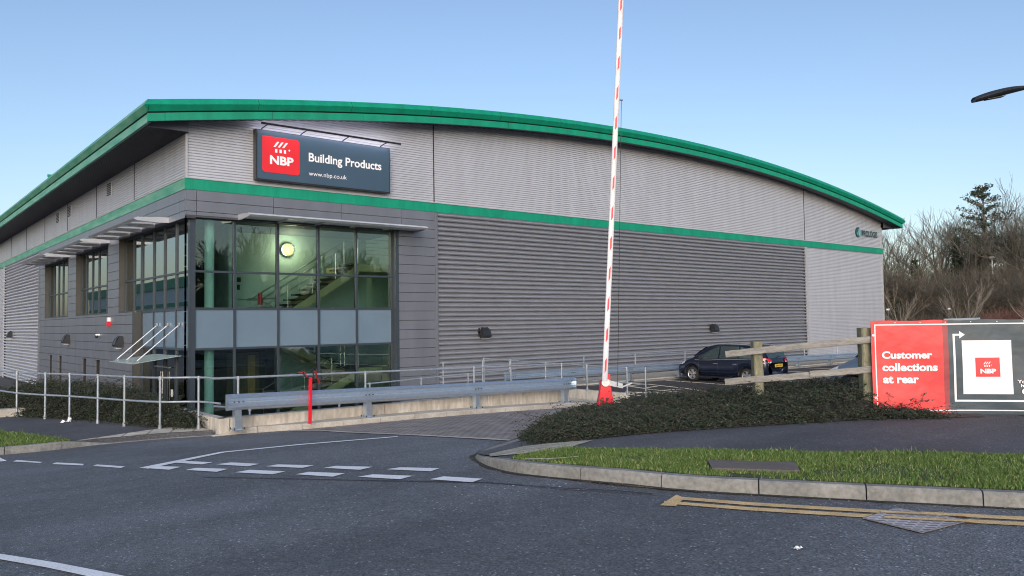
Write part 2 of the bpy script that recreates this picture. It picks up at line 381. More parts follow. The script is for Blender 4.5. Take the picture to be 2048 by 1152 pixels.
ZF = -1.65
ground = MB().add([(-900, -900, ZF-.12), (900, -900, ZF-.12), (900, 900, ZF-.12), (-900, 900, ZF-.12)], [(0, 1, 2, 3)]).build('ground', M['soil']); ground['kind'] = 'structure'
yard = MB().add([(-30, -9.6, ZF-.004), (60, -9.6, ZF-.004), (60, 120, ZF-.004), (-30, 120, ZF-.004)], [(0, 1, 2, 3)]).build('service_yard', M['path']); yard['kind'] = 'structure'
sheet('road', [(-70, -70), (60, -70), (60, -9.86), (7.6, -9.86), (-2.4, -9.5), (-2.4, -8.9), (-70, -8.9)], 0, M['asphalt'], 1.6, skirt=2)
sheet('car_park', [(9.5, -9.6), (7.6, -9.8), (7.6, -10.6), (8.5, -14.6), (9.5, -18.5), (60, -18.5), (60, -2.7), (9.5, -2.7)], .006, M['asphalt2'], 1.3, skirt=2)
sheet('ramp_landing', [(7.5, -9.5), (9.4, -9.5), (9.4, -3), (7.5, -3)], .02, M['slabs'], 1.0, skirt=1)
# block paving between the retaining wall kerb and the hedge
sheet('block_paving', [(-.9, -9.95), (-.62, -10.8), (-.62, -12), (-.42, -14.2), (-.28, -16.42), (.1, -16.1), (2.6, -14.1), (5.3, -12.3), (8.5, -12.3), (9.3, -9.95), (7.3, -10.0)], .008, M['pavers'], .6)
sheet('paving_edge_course', [(-.9, -9.95), (-.62, -10.8), (-.62, -12), (-.42, -14.2), (-.28, -16.42), (-.40, -16.42), (-.54, -14.2), (-.74, -12), (-.74, -10.8), (-1.02, -9.95)], .012, M['conc'], .6)

# kerbs -------------------------------------------------
def kerb_run(name, P, upstand, mt, width=.125, unit=.915, side=1):
    """P outer face line; stones bevelled, inner side to the left (side=1) or right"""
    b = MB(); L = resample(smooth_line(P), .05); k = 0; n = int(unit/.05)
    while k+2 < len(L):
        seg = L[k:k+n+1]
        if len(seg) < 3: break
        rows = []
        for i, p in enumerate(seg):
            a = seg[max(i-1, 0)]; c = seg[min(i+1, len(seg)-1)]; d = (c-a).normalized(); nrm = Vector((-d.y, d.x))*side
            q = p.copy()
            if i == 0: q = p+d*.006
            if i == len(seg)-1: q = p-d*.006
            h = upstand(k+i, len(L)); z = T(p.x, p.y)
            def at(o, zz): return (q.x+nrm.x*o, q.y+nrm.y*o, z+zz)
            rows.append([at(0, -.12), at(0.004, h-.025), at(.025, h), at(width, h), at(width, -.12)])
        s0 = len(b.v); b.grid(rows); b.f.append((s0, s0+1, s0+2, s0+3, s0+4)); e = s0+(len(rows)-1)*5; b.f.append((e+4, e+3, e+2, e+1, e))
        k += n
    o = b.build(name, mt); o['kind'] = 'structure'; return o
KR = [(-.22, -16.43), (-.78, -16.72), (-1.4, -17.09), (-1.82, -17.48), (-2.08, -17.9), (-2.30, -18.44), (-2.41, -18.95), (-2.38, -19.5), (-2.25, -20.17), (-2.0, -21.0), (-1.55, -21.8), (-1.04, -22.64), (-.5, -23.5), (.6, -25.2), (3.8, -30.2), (8, -36.7)]
def upR(i, n):
    d = i*.05; return .025+.1*S((d-1.6)/1.9)
kerb_run('kerb', KR, upR, M['kerb'])
KL = [(-14, -8.2), (-9, -8.9), (-6.1, -9.15), (-5.3, -9.22), (-4.5, -9.12), (-3.3, -9.2), (-2.3, -9.52)]
kerb_run('kerb', KL, lambda i, n: .13 if (n-i)*.05 > 2.9 else .01+.12*S(((n-i)*.05-1.9)/1.0), M['kerb'])
LK = [(-2.46, -9.58), (-2.0, -9.6), (-1.3, -9.72), (-.55, -9.93), (.73, -10.08), (2.07, -10.1), (3.9, -10.1), (5.8, -10.1), (7.4, -10.06), (7.55, -10.05)]
kerb_run('kerb', LK, lambda i, n: .02+.1*S(i*.05/.8), M['conc'])
sheet('kerb_ledge', [(-2.4, -9.42), (-2.0, -9.5), (-1.3, -9.6), (-.55, -9.82), (.73, -9.96), (2.07, -9.98), (7.5, -9.94), (7.5, -9.45), (-2.3, -9.38)], .116, M['conc'], .5, zf=lambda x, y: T(x, -10))

# verge, footpaths -------------------------------------
KRi = [(-.16, -16.32), (-.72, -16.6), (-1.32, -16.98), (-1.72, -17.38), (-1.96, -17.84), (-2.18, -18.4), (-2.285, -18.95), (-2.255, -19.48), (-2.13, -20.12), (-1.89, -20.95), (-1.44, -21.73), (-.93, -22.57), (-.39, -23.43), (.71, -25.13), (3.91, -30.13), (8.1, -36.6)]
HB = [(-.28, -16.5), (2.6, -14.15), (5.6, -13.7), (7.2, -16), (8.2, -18.5)]     # back edge of the bed
PB = [(-.5, -17.62), (-.13, -18.0), (.51, -18.4), (1.81, -19.15), (3.33, -20.16), (5.12, -21.6), (9, -27), (13, -33)]
PF = [(-2.24, -18.28), (-1.84, -18.55), (-1.36, -18.69), (-.87, -19.61), (-.34, -20.6), (.67, -21.8), (1.44, -22.75), (4, -26.7), (10.5, -35)]
def upoff(x, y):   # verge rises from the dropped kerb to full height
    return T(x, y)+.02+.1*S((-y-17.0)/1.6)
sheet('footpath', KRi+[(10.5, -35), (13, -33), (9, -27), (5.12, -21.6)]+[(8.2, -18.5), (7.2, -16), (5.6, -13.7), (2.6, -14.15), (-.28, -16.5)], -.004, M['path'], .5, zf=upoff)
sheet('tactile_paving', [(-2.24, -18.33), (-1.84, -18.57), (-1.36, -18.69), (-.40, -18.24), (-.62, -17.63), (-.95, -17.44), (-1.5, -17.7), (-1.98, -17.98)], .004, M['slabs2'], .3, zf=upoff)
GR = [(-2.27, -18.75), (-2.285, -18.95), (-2.255, -19.48), (-2.13, -20.12), (-1.89, -20.95), (-1.44, -21.73), (-.93, -22.57), (-.39, -23.43), (.71, -25.13), (3.91, -30.13), (8.1, -36.6), (10.5, -35), (4, -26.7), (1.44, -22.75), (.67, -21.8), (-.34, -20.6), (-.87, -19.61), (-1.36, -18.74), (-1.84, -18.62)]
sheet('verge', GR, .006, M['soil'], .4, zf=upoff)
sheet('planting_bed', [(-.28, -16.5), (-.5, -17.62), (-.13, -18.0), (.51, -18.4), (1.81, -19.15), (3.33, -20.1), (4.7, -21.2), (7.5, -19.5), (7.2, -16), (5.6, -13.7), (2.6, -14.15)], .006, M['hedge_twig'], .5, zf=upoff)
# left side
zl = lambda x, y: T(x, y)+.1
LP_ = [(-14, -8.08), (-9, -8.78), (-6.1, -9.03), (-5.3, -9.1), (-4.5, -9.0), (-3.3, -9.08), (-2.4, -9.4), (-2.4, -8.6), (-2.96, -8.1), (-3.3, -7.0), (-3.6, -6.0), (-4.05, -4.9), (-4.8, -3.6), (-5.3, -2.6), (-6.0, 0), (-9, 4), (-16, 4)]
sheet('footpath', LP_, 0, M['path'], .6, zf=zl, skirt=1.5)
sheet('tactile_paving', [(-4.72, -9.02), (-4.5, -8.98), (-3.3, -9.06), (-2.42, -9.38), (-2.42, -8.75), (-2.95, -8.2), (-4.78, -8.95)], .005, M['slabs'], .4, zf=zl)
GL = [(-14, -8.08), (-9, -8.78), (-6.1, -9.03), (-5.3, -9.1), (-4.85, -9.05), (-4.85, -8.8), (-5.3, -7.3), (-5.67, -6.25), (-6.6, -4), (-9, 0), (-14, 2)]
sheet('verge', GL, .006, M['soil'], .5, zf=zl)
# earth bank between the left footpath and the sunken forecourt
bk = MB(); rows = []
for (x0, y0, x1, y1) in [(-2.42, -9.3, -2.38, -9.2), (-2.96, -8.1, -2.4, -7.9), (-3.3, -7, -2.35, -6.5), (-3.6, -6, -2.2, -5), (-4.05, -4.9, -2.0, -3), (-4.8, -3.6, -1.7, 0), (-5.3, -2.6, -1.6, 4), (-6, 0, -2.2, 9), (-9, 4, -5, 11)]:
    rows.append([(x0+(x1-x0)*t, y0+(y1-y0)*t, -.5+(ZF+.03+.5)*S(t)*min(1, Vector((x1-x0, y1-y0)).length/2.0)) for t in (0, .15, .35, .6, .8, 1)])
bk.grid(rows).build('earth_bank', M['hedge_twig'])['kind'] = 'structure'
# road markings ----------------------------------------
mb_polys = [
 [(-4.97,-13.93),(-4.77,-13.98),(-4.58,-14.49),(-4.79,-14.66)], [(-4.66,-14.93),(-4.5,-14.84),(-4.28,-15.42),(-4.48,-15.58)], [(-4.36,-15.87),(-4.15,-15.82),(-3.94,-16.43),(-4.15,-16.53)],
 [(-3.98,-16.81),(-3.79,-16.76),(-3.59,-17.3),(-3.81,-17.42)], [(-3.64,-17.7),(-3.44,-17.68),(-3.23,-18.2),(-3.45,-18.29)], [(-3.26,-18.58),(-3.05,-18.54),(-2.9,-19.04),(-3.1,-19.13)],
 [(-4.46,-13.85),(-4.3,-13.75),(-4.13,-14.41),(-4.31,-14.5)], [(-4.19,-14.72),(-3.98,-14.71),(-3.82,-15.31),(-4.02,-15.42)], [(-3.88,-15.68),(-3.7,-15.64),(-3.47,-16.23),(-3.67,-16.32)], [(-3.51,-16.59),(-3.33,-16.56),(-3.11,-17.1),(-3.34,-17.2)], [(-3.13,-17.46),(-2.94,-17.46),(-2.72,-17.98),(-2.92,-18.09)],
 [(-6.2,-8.9),(-6.1,-8.95),(-6.04,-10.11),(-6.13,-10.06)], [(-5.99,-10.37),(-5.9,-10.12),(-5.69,-11.16),(-5.75,-11.29)], [(-5.66,-11.74),(-5.57,-11.54),(-5.34,-12.37),(-5.41,-12.6)], [(-5.33,-12.87),(-5.24,-12.71),(-5.05,-13.51),(-5.14,-13.67)],
 [(-4.97,-13.93),(-4.93,-14.2),(-3.5,-13.14),(-2.3,-13.36),(-.84,-13.94),(-.74,-13.84),(-2.3,-13.19),(-3.52,-12.97)],
 [(-7.9,-17.6),(-7.2,-18.71),(-6.93,-19.42),(-6.6,-20.4),(-6.3,-21.4),(-6.42,-21.42),(-6.72,-20.4),(-7.02,-19.48),(-7.25,-18.85),(-8.0,-17.7)],
]
for i, p in enumerate(mb_polys): sheet('road_marking', p, .009, M['mark'], .3)
d_ = Vector((.54, -.84)).normalized(); n_ = Vector((-.84, -.54))
yb = Vector((-2.30, -21.12))
def strip(a, b, w_):
    d = (b-a).normalized(); n = Vector((-d.y, d.x))*w_/2; return [tuple(a+n), tuple(b+n), tuple(b-n), tuple(a-n)]
yl = [(-2.34, -21.18), (-2.07, -21.75), (-1.52, -22.66), (-1.28, -23.0), (-.94, -23.52), (0, -25)]
def offset(P, o): return [tuple(Vector(p)+n_*o) for p in P]
for o_ in (-.05, .14):
    P = offset(yl, o_); Q = offset(yl, o_+.12)
    if o_ > 0: P[0] = (-2.52, -21.18); Q[0] = (-2.60, -21.24)
    sheet('road_marking', P+Q[::-1], .009, M['yellow'], .3)
sheet('road_marking', [(-2.25, -21.10), (-2.31, -21.24), (-2.61, -21.38), (-2.69, -21.27)], .0105, M['yellow'], .3)
sheet('road_seam', [(-4.75, -15.9), (-3.7, -18.0), (-3.0, -19.25), (-2.75, -20.1), (-2.35, -20.9), (-2.37, -20.92), (-2.775, -20.12), (-3.025, -19.27), (-3.72, -18.02), (-4.77, -15.92)], .007, M['joint'], .4)
# car park markings (cream)
def line_m(a, b, w_=.17, m_='cream_mark'): sheet('road_marking', strip(Vector(a), Vector(b), w_), .014, M[m_], .5)
for a, b in [((19.5, -3.1), (19.0, -8.3)), ((22.5, -3.1), (22.2, -8.3)), ((25, -3.1), (24.8, -8.3)), ((17.3, -3.9), (16.6, -6.3)), ((16.6, -6.3), (15.9, -7.9)), ((15.9, -4.1), (15.05, -6.0)), ((15.05, -6), (14.7, -8)), ((17.3, -3.9), (15.9, -4.1)), ((16.6, -5), (15.3, -5.4)), ((16.1, -6.6), (15, -6.6)), ((12.4, -7.3), (12.0, -9.6)), ((12.4, -5), (12.4, -7.3)),
             ((28, -3.1), (27.9, -8.3)), ((31, -3.1), (30.9, -8.3))]: line_m(a, b)
whl = MB()
for cx, cy, r_ in ((13.7, -7.6, .42),):
    rows = []
    for k in range(15):
        a = R(-40+k*20); rows.append([(cx+(r_-.05)*math.cos(a), cy+(r_-.05)*1.7*math.sin(a), T(cx, cy)+.016), (cx+(r_+.05)*math.cos(a), cy+(r_+.05)*1.7*math.sin(a), T(cx, cy)+.016)])
    whl.grid(rows)
whl.bar((13.2, -6.4, T(13.2, -6.4)+.014), (13.9, -7.2, T(13.9, -7.2)+.014), .14, .006); whl.bar((13.9, -7.2, T(13.9, -7.2)+.014), (13.4, -8.3, T(13.4, -8.3)+.014), .14, .006)
whl.bar((13.5, -6.9, T(13.5, -6.9)+.014), (12.9, -7.1, T(12.9, -7.1)+.014), .14, .006)
whl.build('road_marking', M['cream_mark'])['kind'] = 'structure'
# dark silt and moss gathered against the kerb foot
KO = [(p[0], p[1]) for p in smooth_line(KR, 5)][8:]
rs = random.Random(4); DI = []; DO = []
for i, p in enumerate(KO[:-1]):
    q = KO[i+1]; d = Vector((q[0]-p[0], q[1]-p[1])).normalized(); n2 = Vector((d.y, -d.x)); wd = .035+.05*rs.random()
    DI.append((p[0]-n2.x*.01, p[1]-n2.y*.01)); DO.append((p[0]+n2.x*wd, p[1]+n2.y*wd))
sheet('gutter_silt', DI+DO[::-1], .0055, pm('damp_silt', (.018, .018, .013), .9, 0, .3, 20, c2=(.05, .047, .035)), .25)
# street manhole, verge chamber ------------------------
mh = [(-1.88, -22.66), (-1.36, -22.68), (-1.37, -23.24), (-1.98, -23.15)]
t = thing('manhole_cover', 'square steel manhole cover set diamond-wise across the double yellow lines', 'manhole cover')
mhm = brickmat('chequer_plate', (.17, .16, .165), (.27, .26, .265), (.50, .48, .50), .10, .05, R(35), .2, .5, .006)
q = sheet('cover_plate', mh, .0125, mhm, .2, kind=None, parent=t)
fr = MB(); z_ = .014
for a, b in zip(mh, mh[1:]+mh[:1]): fr.bar((*a, z_), (*b, z_), .012, .006)
fr.build('cover_frame', pm('worn_iron', (.24, .23, .23), .6, .2, .2, 20), t)
for o_ in (.0, .185):     # the yellow lines carry on over the cover, worn
    P = [tuple(Vector(p)+n_*(o_+.0)) for p in ((-1.56, -22.64), (-1.20, -23.16))]; Q = [tuple(Vector(p)+n_*(o_+.07)) for p in ((-1.56, -22.64), (-1.20, -23.16))]
    sheet('worn_yellow_line', P+Q[::-1], .0195, M['yellow'], .2, kind=None, parent=t)
t = tag(sheet('chamber_cover', [(-1.24, -20.7), (-.72, -21.38), (-1.1, -21.66), (-1.58, -21.0)], .035, pm('old_concrete_cover', (.13, .11, .10), .9, 0, .15, 4, bump=.004), .3, zf=upoff, skirt=.04, kind=None), 'dull concrete chamber cover lying flat in the kerbside grass', 'inspection cover')

# ================================================================== WAREHOUSE
LEN = 46.6; DEP = 66.0
WH = thing('warehouse', 'large silver clad warehouse with green curved roof edge and glazed corner office', 'warehouse')
def fr_(u, o, z): return (u, -o, z)       # front façade: u along +X, o outwards
def lf_(u, o, z): return (-o, u, z)       # side façade: u along +Y, o outwards
def fbox(b, fn, u0, u1, o0, o1, z0, z1):
    p, q = fn(u0, o0, z0), fn(u1, o1, z1)
    b.box(tuple(min(a, c) for a, c in zip(p, q)), tuple(max(a, c) for a, c in zip(p, q))); return b
def arch(x): return 10.66-(x-23.3)**2*(10.66-8.42)/24.7**2
def walltop(x): return min(arch(x)-.5, 10.3)
def ribs(name, fn, u0, u1, z0, z1, prof, pitch, mt, ztop=None, step=1.5, base=0.):
    """prof = [(t, depth)] over one pitch; sheet running along u"""
    n = int(math.ceil((z1-z0)/pitch)); pr = []
    for k in range(n):
        for t, d in prof: pr.append((z0+(k+t)*pitch, base+d))
    pr.append((z0+n*pitch, base+prof[0][1])); pr = [(min(z, z1), d) for z, d in pr]
    us = [u0+(u1-u0)*i/max(1, int(round((u1-u0)/step))) for i in range(max(1, int(round((u1-u0)/step)))+1)]
    b = MB(); b.grid([[fn(u, d, min(z, ztop(u)) if ztop else z) for z, d in pr] for u in us])
    return b.build(name, mt, WH)
def halfround(d, n=6): return [(0, -.10)]+[(.03+.56*k/n, d*math.sin(math.pi*(k/n*.80+.12))) for k in range(n+1)]+[(.63, -.10), (.985, -.10)]
trap = [(0, 0), (.42, 0), (.5, .012), (.9, .012)]
fine = [(0, -.028), (.22, -.028), (.26, .004), (.97, .004)]
BT, BB = 6.32, 5.97
ribs('upper_cladding', fr_, .04, LEN, BT, 10.4, fine, .09, M['clad'], walltop, 1.2)
ribs('upper_cladding', lf_, .04, DEP, BT, 7.9, fine, .09, M['clad'], None, 5)
ribs('deep_rib_cladding', fr_, 9.56, 36.55, -1.7, BB-.03, halfround(.075), .188, M['deep'], None, 30)
ribs('deep_rib_cladding', lf_, 25.35, 38.8, ZF+.1, BB-.03, halfround(.075), .188, M['clad'], None, 30)
ribs('lower_cladding', fr_, 36.75, LEN, -1.7, BB-.03, fine, .09, M['clad'], None, 10)
ribs('lower_cladding', lf_, 38.95, DEP, ZF, BB-.03, fine, .09, M['clad'], None, 30)
b = MB()     # structure behind the skins
fbox(b, fr_, 9.4, LEN-.02, -.35, -.11, -1.7, 8.0); fbox(b, lf_, 25.2, DEP, -.35, -.11, ZF, 7.8)
fbox(b, fr_, .08, 9.4, -.35, -.07, 5.3, 8.0); fbox(b, lf_, .08, 25.2, -.35, -.07, 5.3, 7.8)
b.box((LEN-.3, .03, -1.7), (LEN, DEP, 7.7)); b.box((0.03, DEP-.3, ZF), (LEN, DEP, 7.7)); b.build('rear_wall', M['panel'], WH)
# corner flashings and joints
b = MB(); fbox(b, fr_, -.03, .05, -.06, .03, BT, 8.1); b.build('corner_flashing', M['flash'], WH); b = MB(); fbox(b, fr_, LEN-.05, LEN+.03, -.1, .035, -1.7, 7.75); b.build('corner_flashing', M['flash'], WH)
b = MB(); fbox(b, fr_, 36.56, 36.74, 0, .07, -1.7, BB-.03); b.build('vertical_flashing', M['flash'], WH); b = MB(); fbox(b, lf_, 38.81, 38.94, 0, .07, ZF, BB-.03); b.build('vertical_flashing', M['flash'], WH)
b = MB(); fbox(b, fr_, 9.42, 9.54, -.02, .085, -1.7, BB-.03); b.build('vertical_flashing', M['panel'], WH); b = MB(); fbox(b, lf_, 25.22, 25.34, -.02, .085, ZF, BB-.03); b.build('vertical_flashing', M['panel'], WH)
b = MB()
for x in (9.43, 36.65): fbox(b, fr_, x-.018, x+.018, 0, .021, BT, walltop(x)-.02)
for y in (6.0, 12, 18, 24, 30, 36, 44, 52): fbox(b, lf_, y-.015, y+.015, 0, .021, BT, 7.85)
b.build('cladding_joint', M['joint'], WH)
# green band with drip edges
b = MB(); fbox(b, fr_, -.05, LEN+.05, -.1, .06, BB, BT); b.build('green_band', M['green'], WH)
b = MB(); fbox(b, lf_, .0, DEP, -.1, .062, BB, BT-.002); b.build('green_band', M['green_old'], WH)
b = MB(); fbox(b, fr_, -.03, LEN+.03, -.1, .085, BT, BT+.025); fbox(b, lf_, .09, DEP, -.1, .085, BT, BT+.025); b.build('band_cap', M['flash'], WH)
b = MB(); fbox(b, fr_, .0, LEN, -.1, .04, BB-.045, BB-.002); fbox(b, lf_, .0, DEP, -.1, .04, BB-.045, BB-.002); b.build('band_drip', M['panel'], WH)
# roof
xs = [-1.4+(LEN+2.8)*i/44 for i in range(45)]
b = MB(); b.grid([[(x, -.85, arch(x)-.02), (x, DEP+.9, arch(x)-.02)] for x in xs]); b.build('roof', M['roof'], WH)
pu = [(-.86, .0), (-.90, -.01), (-1.02, -.21), (-.90, -.38), (-.80, -.38)]      # upper fascia section (y, dz)
b = MB(); b.grid([[(x+(-y-.9)*(-1 if i == 0 else (1 if i == 44 else 0)), y, arch(x)+z) for y, z in pu] for i, x in enumerate(xs)]); b.build('upper_fascia', M['green'], WH)
pl = [(-.80, -.38), (-.86, -.42), (-.86, -.66), (-.78, -.66)]
b = MB(); b.grid([[(x, y, arch(x)+z) for y, z in pl[:2]] for x in xs]); b.build('fascia_gap', M['joint'], WH)
b = MB(); b.grid([[(x, y, arch(x)+z) for y, z in pl[1:]] for x in xs]); b.build('lower_fascia', M['green'], WH)
b = MB()
for i in range(0, 45, 3):
    x = xs[i]; b.add([(x, y-.003, arch(x)+z) for y, z in pu[1:4]]+[(x+.014, y-.003, arch(x+.014)+z) for y, z in pu[1:4]], [(0, 1, 4, 3), (1, 2, 5, 4)])
    x += .5; b.add([(x, y-.003, arch(x)+z) for y, z in pl[1:3]]+[(x+.014, y-.003, arch(x+.014)+z) for y, z in pl[1:3]], [(0, 1, 3, 2)])
b.build('fascia_joint', M['joint'], WH)
ze = arch(-1.4)
for side, X0, sg in (('a', -1.4, -1), ('b', LEN+1.4, 1)):
    q = M['green_old'] if sg < 0 else M['green']
    pu2 = [(-.04*sg, .0), (0, -.01), (.12*sg, -.21), (0, -.38), (-.1*sg, -.38)]
    b = MB(); b.grid([[(X0+o, (pu[k][0] if y < 0 else y), ze+z) for k, (o, z) in enumerate(pu2)] for y in (-.9, DEP+.9)])
    b.build('upper_fascia', q, WH)
    b = MB(); b.grid([[(X0+o, y, ze+z) for o, z in ((-.1*sg, -.38), (-.03*sg, -.43))] for y in (-.86, DEP+.9)]); b.build('fascia_gap', M['joint'], WH)
    b = MB(); b.grid([[(X0+o, y, ze+z) for o, z in ((-.03*sg, -.42), (-.03*sg, -.67), (-.12*sg, -.67))] for y in (-.86, DEP+.9)]); b.build('lower_fascia', q, WH)
    # side soffit: thin ribbed liner
    rows = []; x0 = X0-.12*sg; x1 = (0 if sg < 0 else LEN); n = 26
    for k in range(n+1):
        x = x0+(x1-x0)*k/n; z = ze-.64-.02*(k/n)
        for dz in ((0, .02) if k % 1 == 0 else ()): rows.append([(x+(dz*.1), y, z-dz) for y in (-.2, DEP)])
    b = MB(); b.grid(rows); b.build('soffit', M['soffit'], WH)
# end gusset closing the corner overhang
b = MB(); b.prism([(-1.28, ze-.66), (0, ze-.66), (0, walltop(0)+.02), (-1.28, ze-.4)], (0, -.2, 0), (1, 0, 0), (0, 0, 1), (0, .04, 0))
b.build('soffit_gusset', M['panel'], WH)
b = MB(); b.prism([(LEN, ze-.66), (LEN+1.28, ze-.66), (LEN+1.28, ze-.4), (LEN, walltop(0)+.02)], (0, -.2, 0), (1, 0, 0), (0, 0, 1), (0, .04, 0)); b.build('soffit_gusset', M['panel'], WH)
rows = []; nx = 330
for k in range(nx+1):
    x = -1.3+(LEN+2.6)*k/nx; dz = .022 if k % 2 else 0
    rows.append([(x, y, arch(x)-.62-dz+(.10 if y > -.5 else 0)) for y in (-.80, .02)])
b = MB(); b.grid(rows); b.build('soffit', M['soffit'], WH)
b = MB()
for y in (14.5, 33.5): b.box((-1.46, y, ze-.02), (-1.30, y+.1, ze+.1))
b.build('roof_anchor', M['green'], WH)

# composite panels --------------------------------------
def panel_wall(name, fn, u0, u1, z0, z1, vj, zj, openings, d=.045, gap=.008, mt='panel'):
    b = MB(); us = sorted(set([u0, u1]+[v for v in vj if u0 < v < u1]+[o[i] for o in openings for i in (0, 1) if u0 < o[i] < u1]))
    zs = sorted(set([z0, z1]+[v for v in zj if z0 < v < z1]+[o[i] for o in openings for i in (2, 3) if z0 < o[i] < z1]))
    for a, c in zip(us, us[1:]):
        for e, f in zip(zs, zs[1:]):
            mu, mz = (a+c)/2, (e+f)/2
            if any(o[0] < mu < o[1] and o[2] < mz < o[3] for o in openings): continue
            fbox(b, fn, a+(gap if a in vj else 0), c-(gap if c in vj else 0), -.02, d, e+(gap if e in zj else 0), f-(gap if f in zj else 0))
    return b.build(name, M[mt], WH)
ZJ = [5.625, 5.28]+[5.28-.354*k for k in range(1, 21)]
back = MB()
fbox(back, fr_, .0, 9.42, -.06, -.021, 5.16, BB); fbox(back, fr_, 7.72, 9.42, -.3, -.021, ZF, 5.2)
panel_wall('panel_cladding', fr_, .0, 9.42, 5.16, BB-.045, [.31, 2.86, 5.39, 7.9], ZJ, [], .045)
panel_wall('panel_cladding', fr_, 7.78, 9.42, ZF, 5.16, [], ZJ, [])
W = [(1e-9, 8.02, 2.22, 5.06), (9.72, 15.8, 2.22, 5.06), (17.5, 23.6, 2.22, 5.06), (1e-9, 5.72, ZF, 2.23)]
SL = [(11.0, 12.0, -1.2, .27), (13.5, 14.5, -1.2, .27), (18.85, 19.95, -1.2, .27), (21.35, 22.35, -1.2, .27)]
SL = [(a, a+.85, c, d) for a, b_, c, d in [(11.05, 0, -1.2, .27), (13.55, 0, -1.2, .27), (18.95, 0, -1.2, .27), (21.45, 0, -1.2, .27)]]
LJ = [.5, 3.0, 5.57, 8.03, 9.71, 13.24, 15.81, 17.49, 21, 23.61]
panel_wall('panel_cladding', lf_, .0, 25.2, 5.06, BB-.045, LJ, ZJ, [])
panel_wall('panel_cladding', lf_, .0, 25.2, ZF, 5.06, [7.0, 9.71, 11.8, 13.24, 15.81, 17.49, 19.0, 21, 23.61], ZJ, W+SL)
fbox(back, lf_, .0, 25.2, -.06, -.021, 5.16, BB)
for a, c in ((5.74, 8.03), (8.03, 9.71), (9.71, 15.8), (15.8, 17.49), (17.49, 23.6), (23.6, 25.2)):
    z1 = 5.2 if (c-a) < 2 else 2.2
    cuts = [s_ for s_ in SL if a < s_[0] < c]
    u = a
    for s_ in sorted(cuts):
        fbox(back, lf_, u, s_[0], -.3, -.021, ZF, z1); fbox(back, lf_, s_[0], s_[1], -.3, -.021, s_[3], z1); fbox(back, lf_, s_[0], s_[1], -.3, -.021, ZF, s_[2]); u = s_[1]
    fbox(back, lf_, u, c, -.3, -.021, ZF, z1)
back.build('panel_backing', M['joint'], WH)
# slot windows
for s_ in SL:
    b = MB(); fbox(b, lf_, s_[0]+.02, s_[0]+.06, -.26, -.2, s_[2], s_[3]); fbox(b, lf_, s_[1]-.06, s_[1]-.02, -.26, -.2, s_[2], s_[3]); fbox(b, lf_, s_[0]+.02, s_[1]-.02, -.26, -.2, s_[3]-.05, s_[3])
    fo = b.build('slot_window', M['frame'], WH)
    b = MB(); fbox(b, lf_, s_[0]+.04, s_[1]-.04, -.25, -.24, s_[2], s_[3]-.04); b.build('pane', M['carglass'], fo)
# reveals round the recessed openings
b = MB()
for (a, c, z0, z1) in W[:3]:
    if a < 1: a = None
    if a is not None: fbox(b, lf_, a-.0, a+.02, -.30, .044, z0, z1)
    fbox(b, lf_, c-.02, c, -.30, .044, z0, z1)
    fbox(b, lf_, (a or 5.74), c, -.30, .05, z0-.03, z0+.02)
fbox(b, lf_, 5.70, 6.0, -.30, .052, ZF, 2.19)
b.build('window_reveal', M['reveal'], WH)
b = MB(); fbox(b, fr_, 7.64, 7.78, -.3, .046, ZF, 5.16); b.build('window_reveal', M['frame'], WH)
b = MB(); fbox(b, fr_, .0, 7.78, -.30, .03, 5.10, 5.158); fbox(b, lf_, .0, 25.2, -.30, .03, 5.062, 5.15); b.build('lintel_soffit', M['soffit'], WH)
# curtain wall ------------------------------------------
GS = .22
ZR = [ZF, .89, 2.19, 3.39, 5.12]
def glazing(fn, us, zr, name, mg, skip=()):
    b = MB()
    for i, u in enumerate(us):
        wd = .075 if 0 < i < len(us)-1 else .09
        fbox(b, fn, u-wd/2, u+wd/2, -GS-.12, -GS+.045, zr[0], zr[-1])
    for j, z in enumerate(zr):
        wd = .07
        for a, c in zip(us, us[1:]): fbox(b, fn, a+.04, c-.04, -GS-.10, -GS+.04, z-wd/2, z+wd/2)
    fo = b.build(name, M['frame'], WH)
    for i, (a, c) in enumerate(zip(us, us[1:])):
        for j, (e, f) in enumerate(zip(zr, zr[1:])):
            if (i, j) in skip: continue
            sp = (abs(e-.89) < .01)
            q = MB(); fbox(q, fn, a+.02, c-.02, -GS-.012, -GS+.0, e+.02, f-.02); q.build('spandrel_panel' if sp else 'pane', M['spandrel'] if sp else M[mg], fo)
    return fo
glazing(fr_, [.27, 1.62, 3.12, 4.62, 6.12, 7.62], ZR, 'curtain_wall', 'glass')
glazing(lf_, [.27, 1.62, 2.9, 4.18, 5.66], ZR, 'curtain_wall', 'glass_side', skip={(1, 0), (2, 0)})
glazing(lf_, [5.74, 6.75, 7.98], [2.22, 3.42, 5.06], 'window', 'glass_side')
glazing(lf_, [9.76, 10.9, 12.4, 13.6, 14.8, 15.76], [2.22, 3.42, 5.06], 'window', 'glass_side')
glazing(lf_, [17.54, 18.8, 20.1, 21.2, 22.4, 23.56], [2.22, 3.42, 5.06], 'window', 'glass_side')
# corner post
b = MB(); b.box((GS-.05, GS-.05, ZF), (GS+.13, GS+.13, 5.12)); b.build('corner_post', M['frame'], WH)
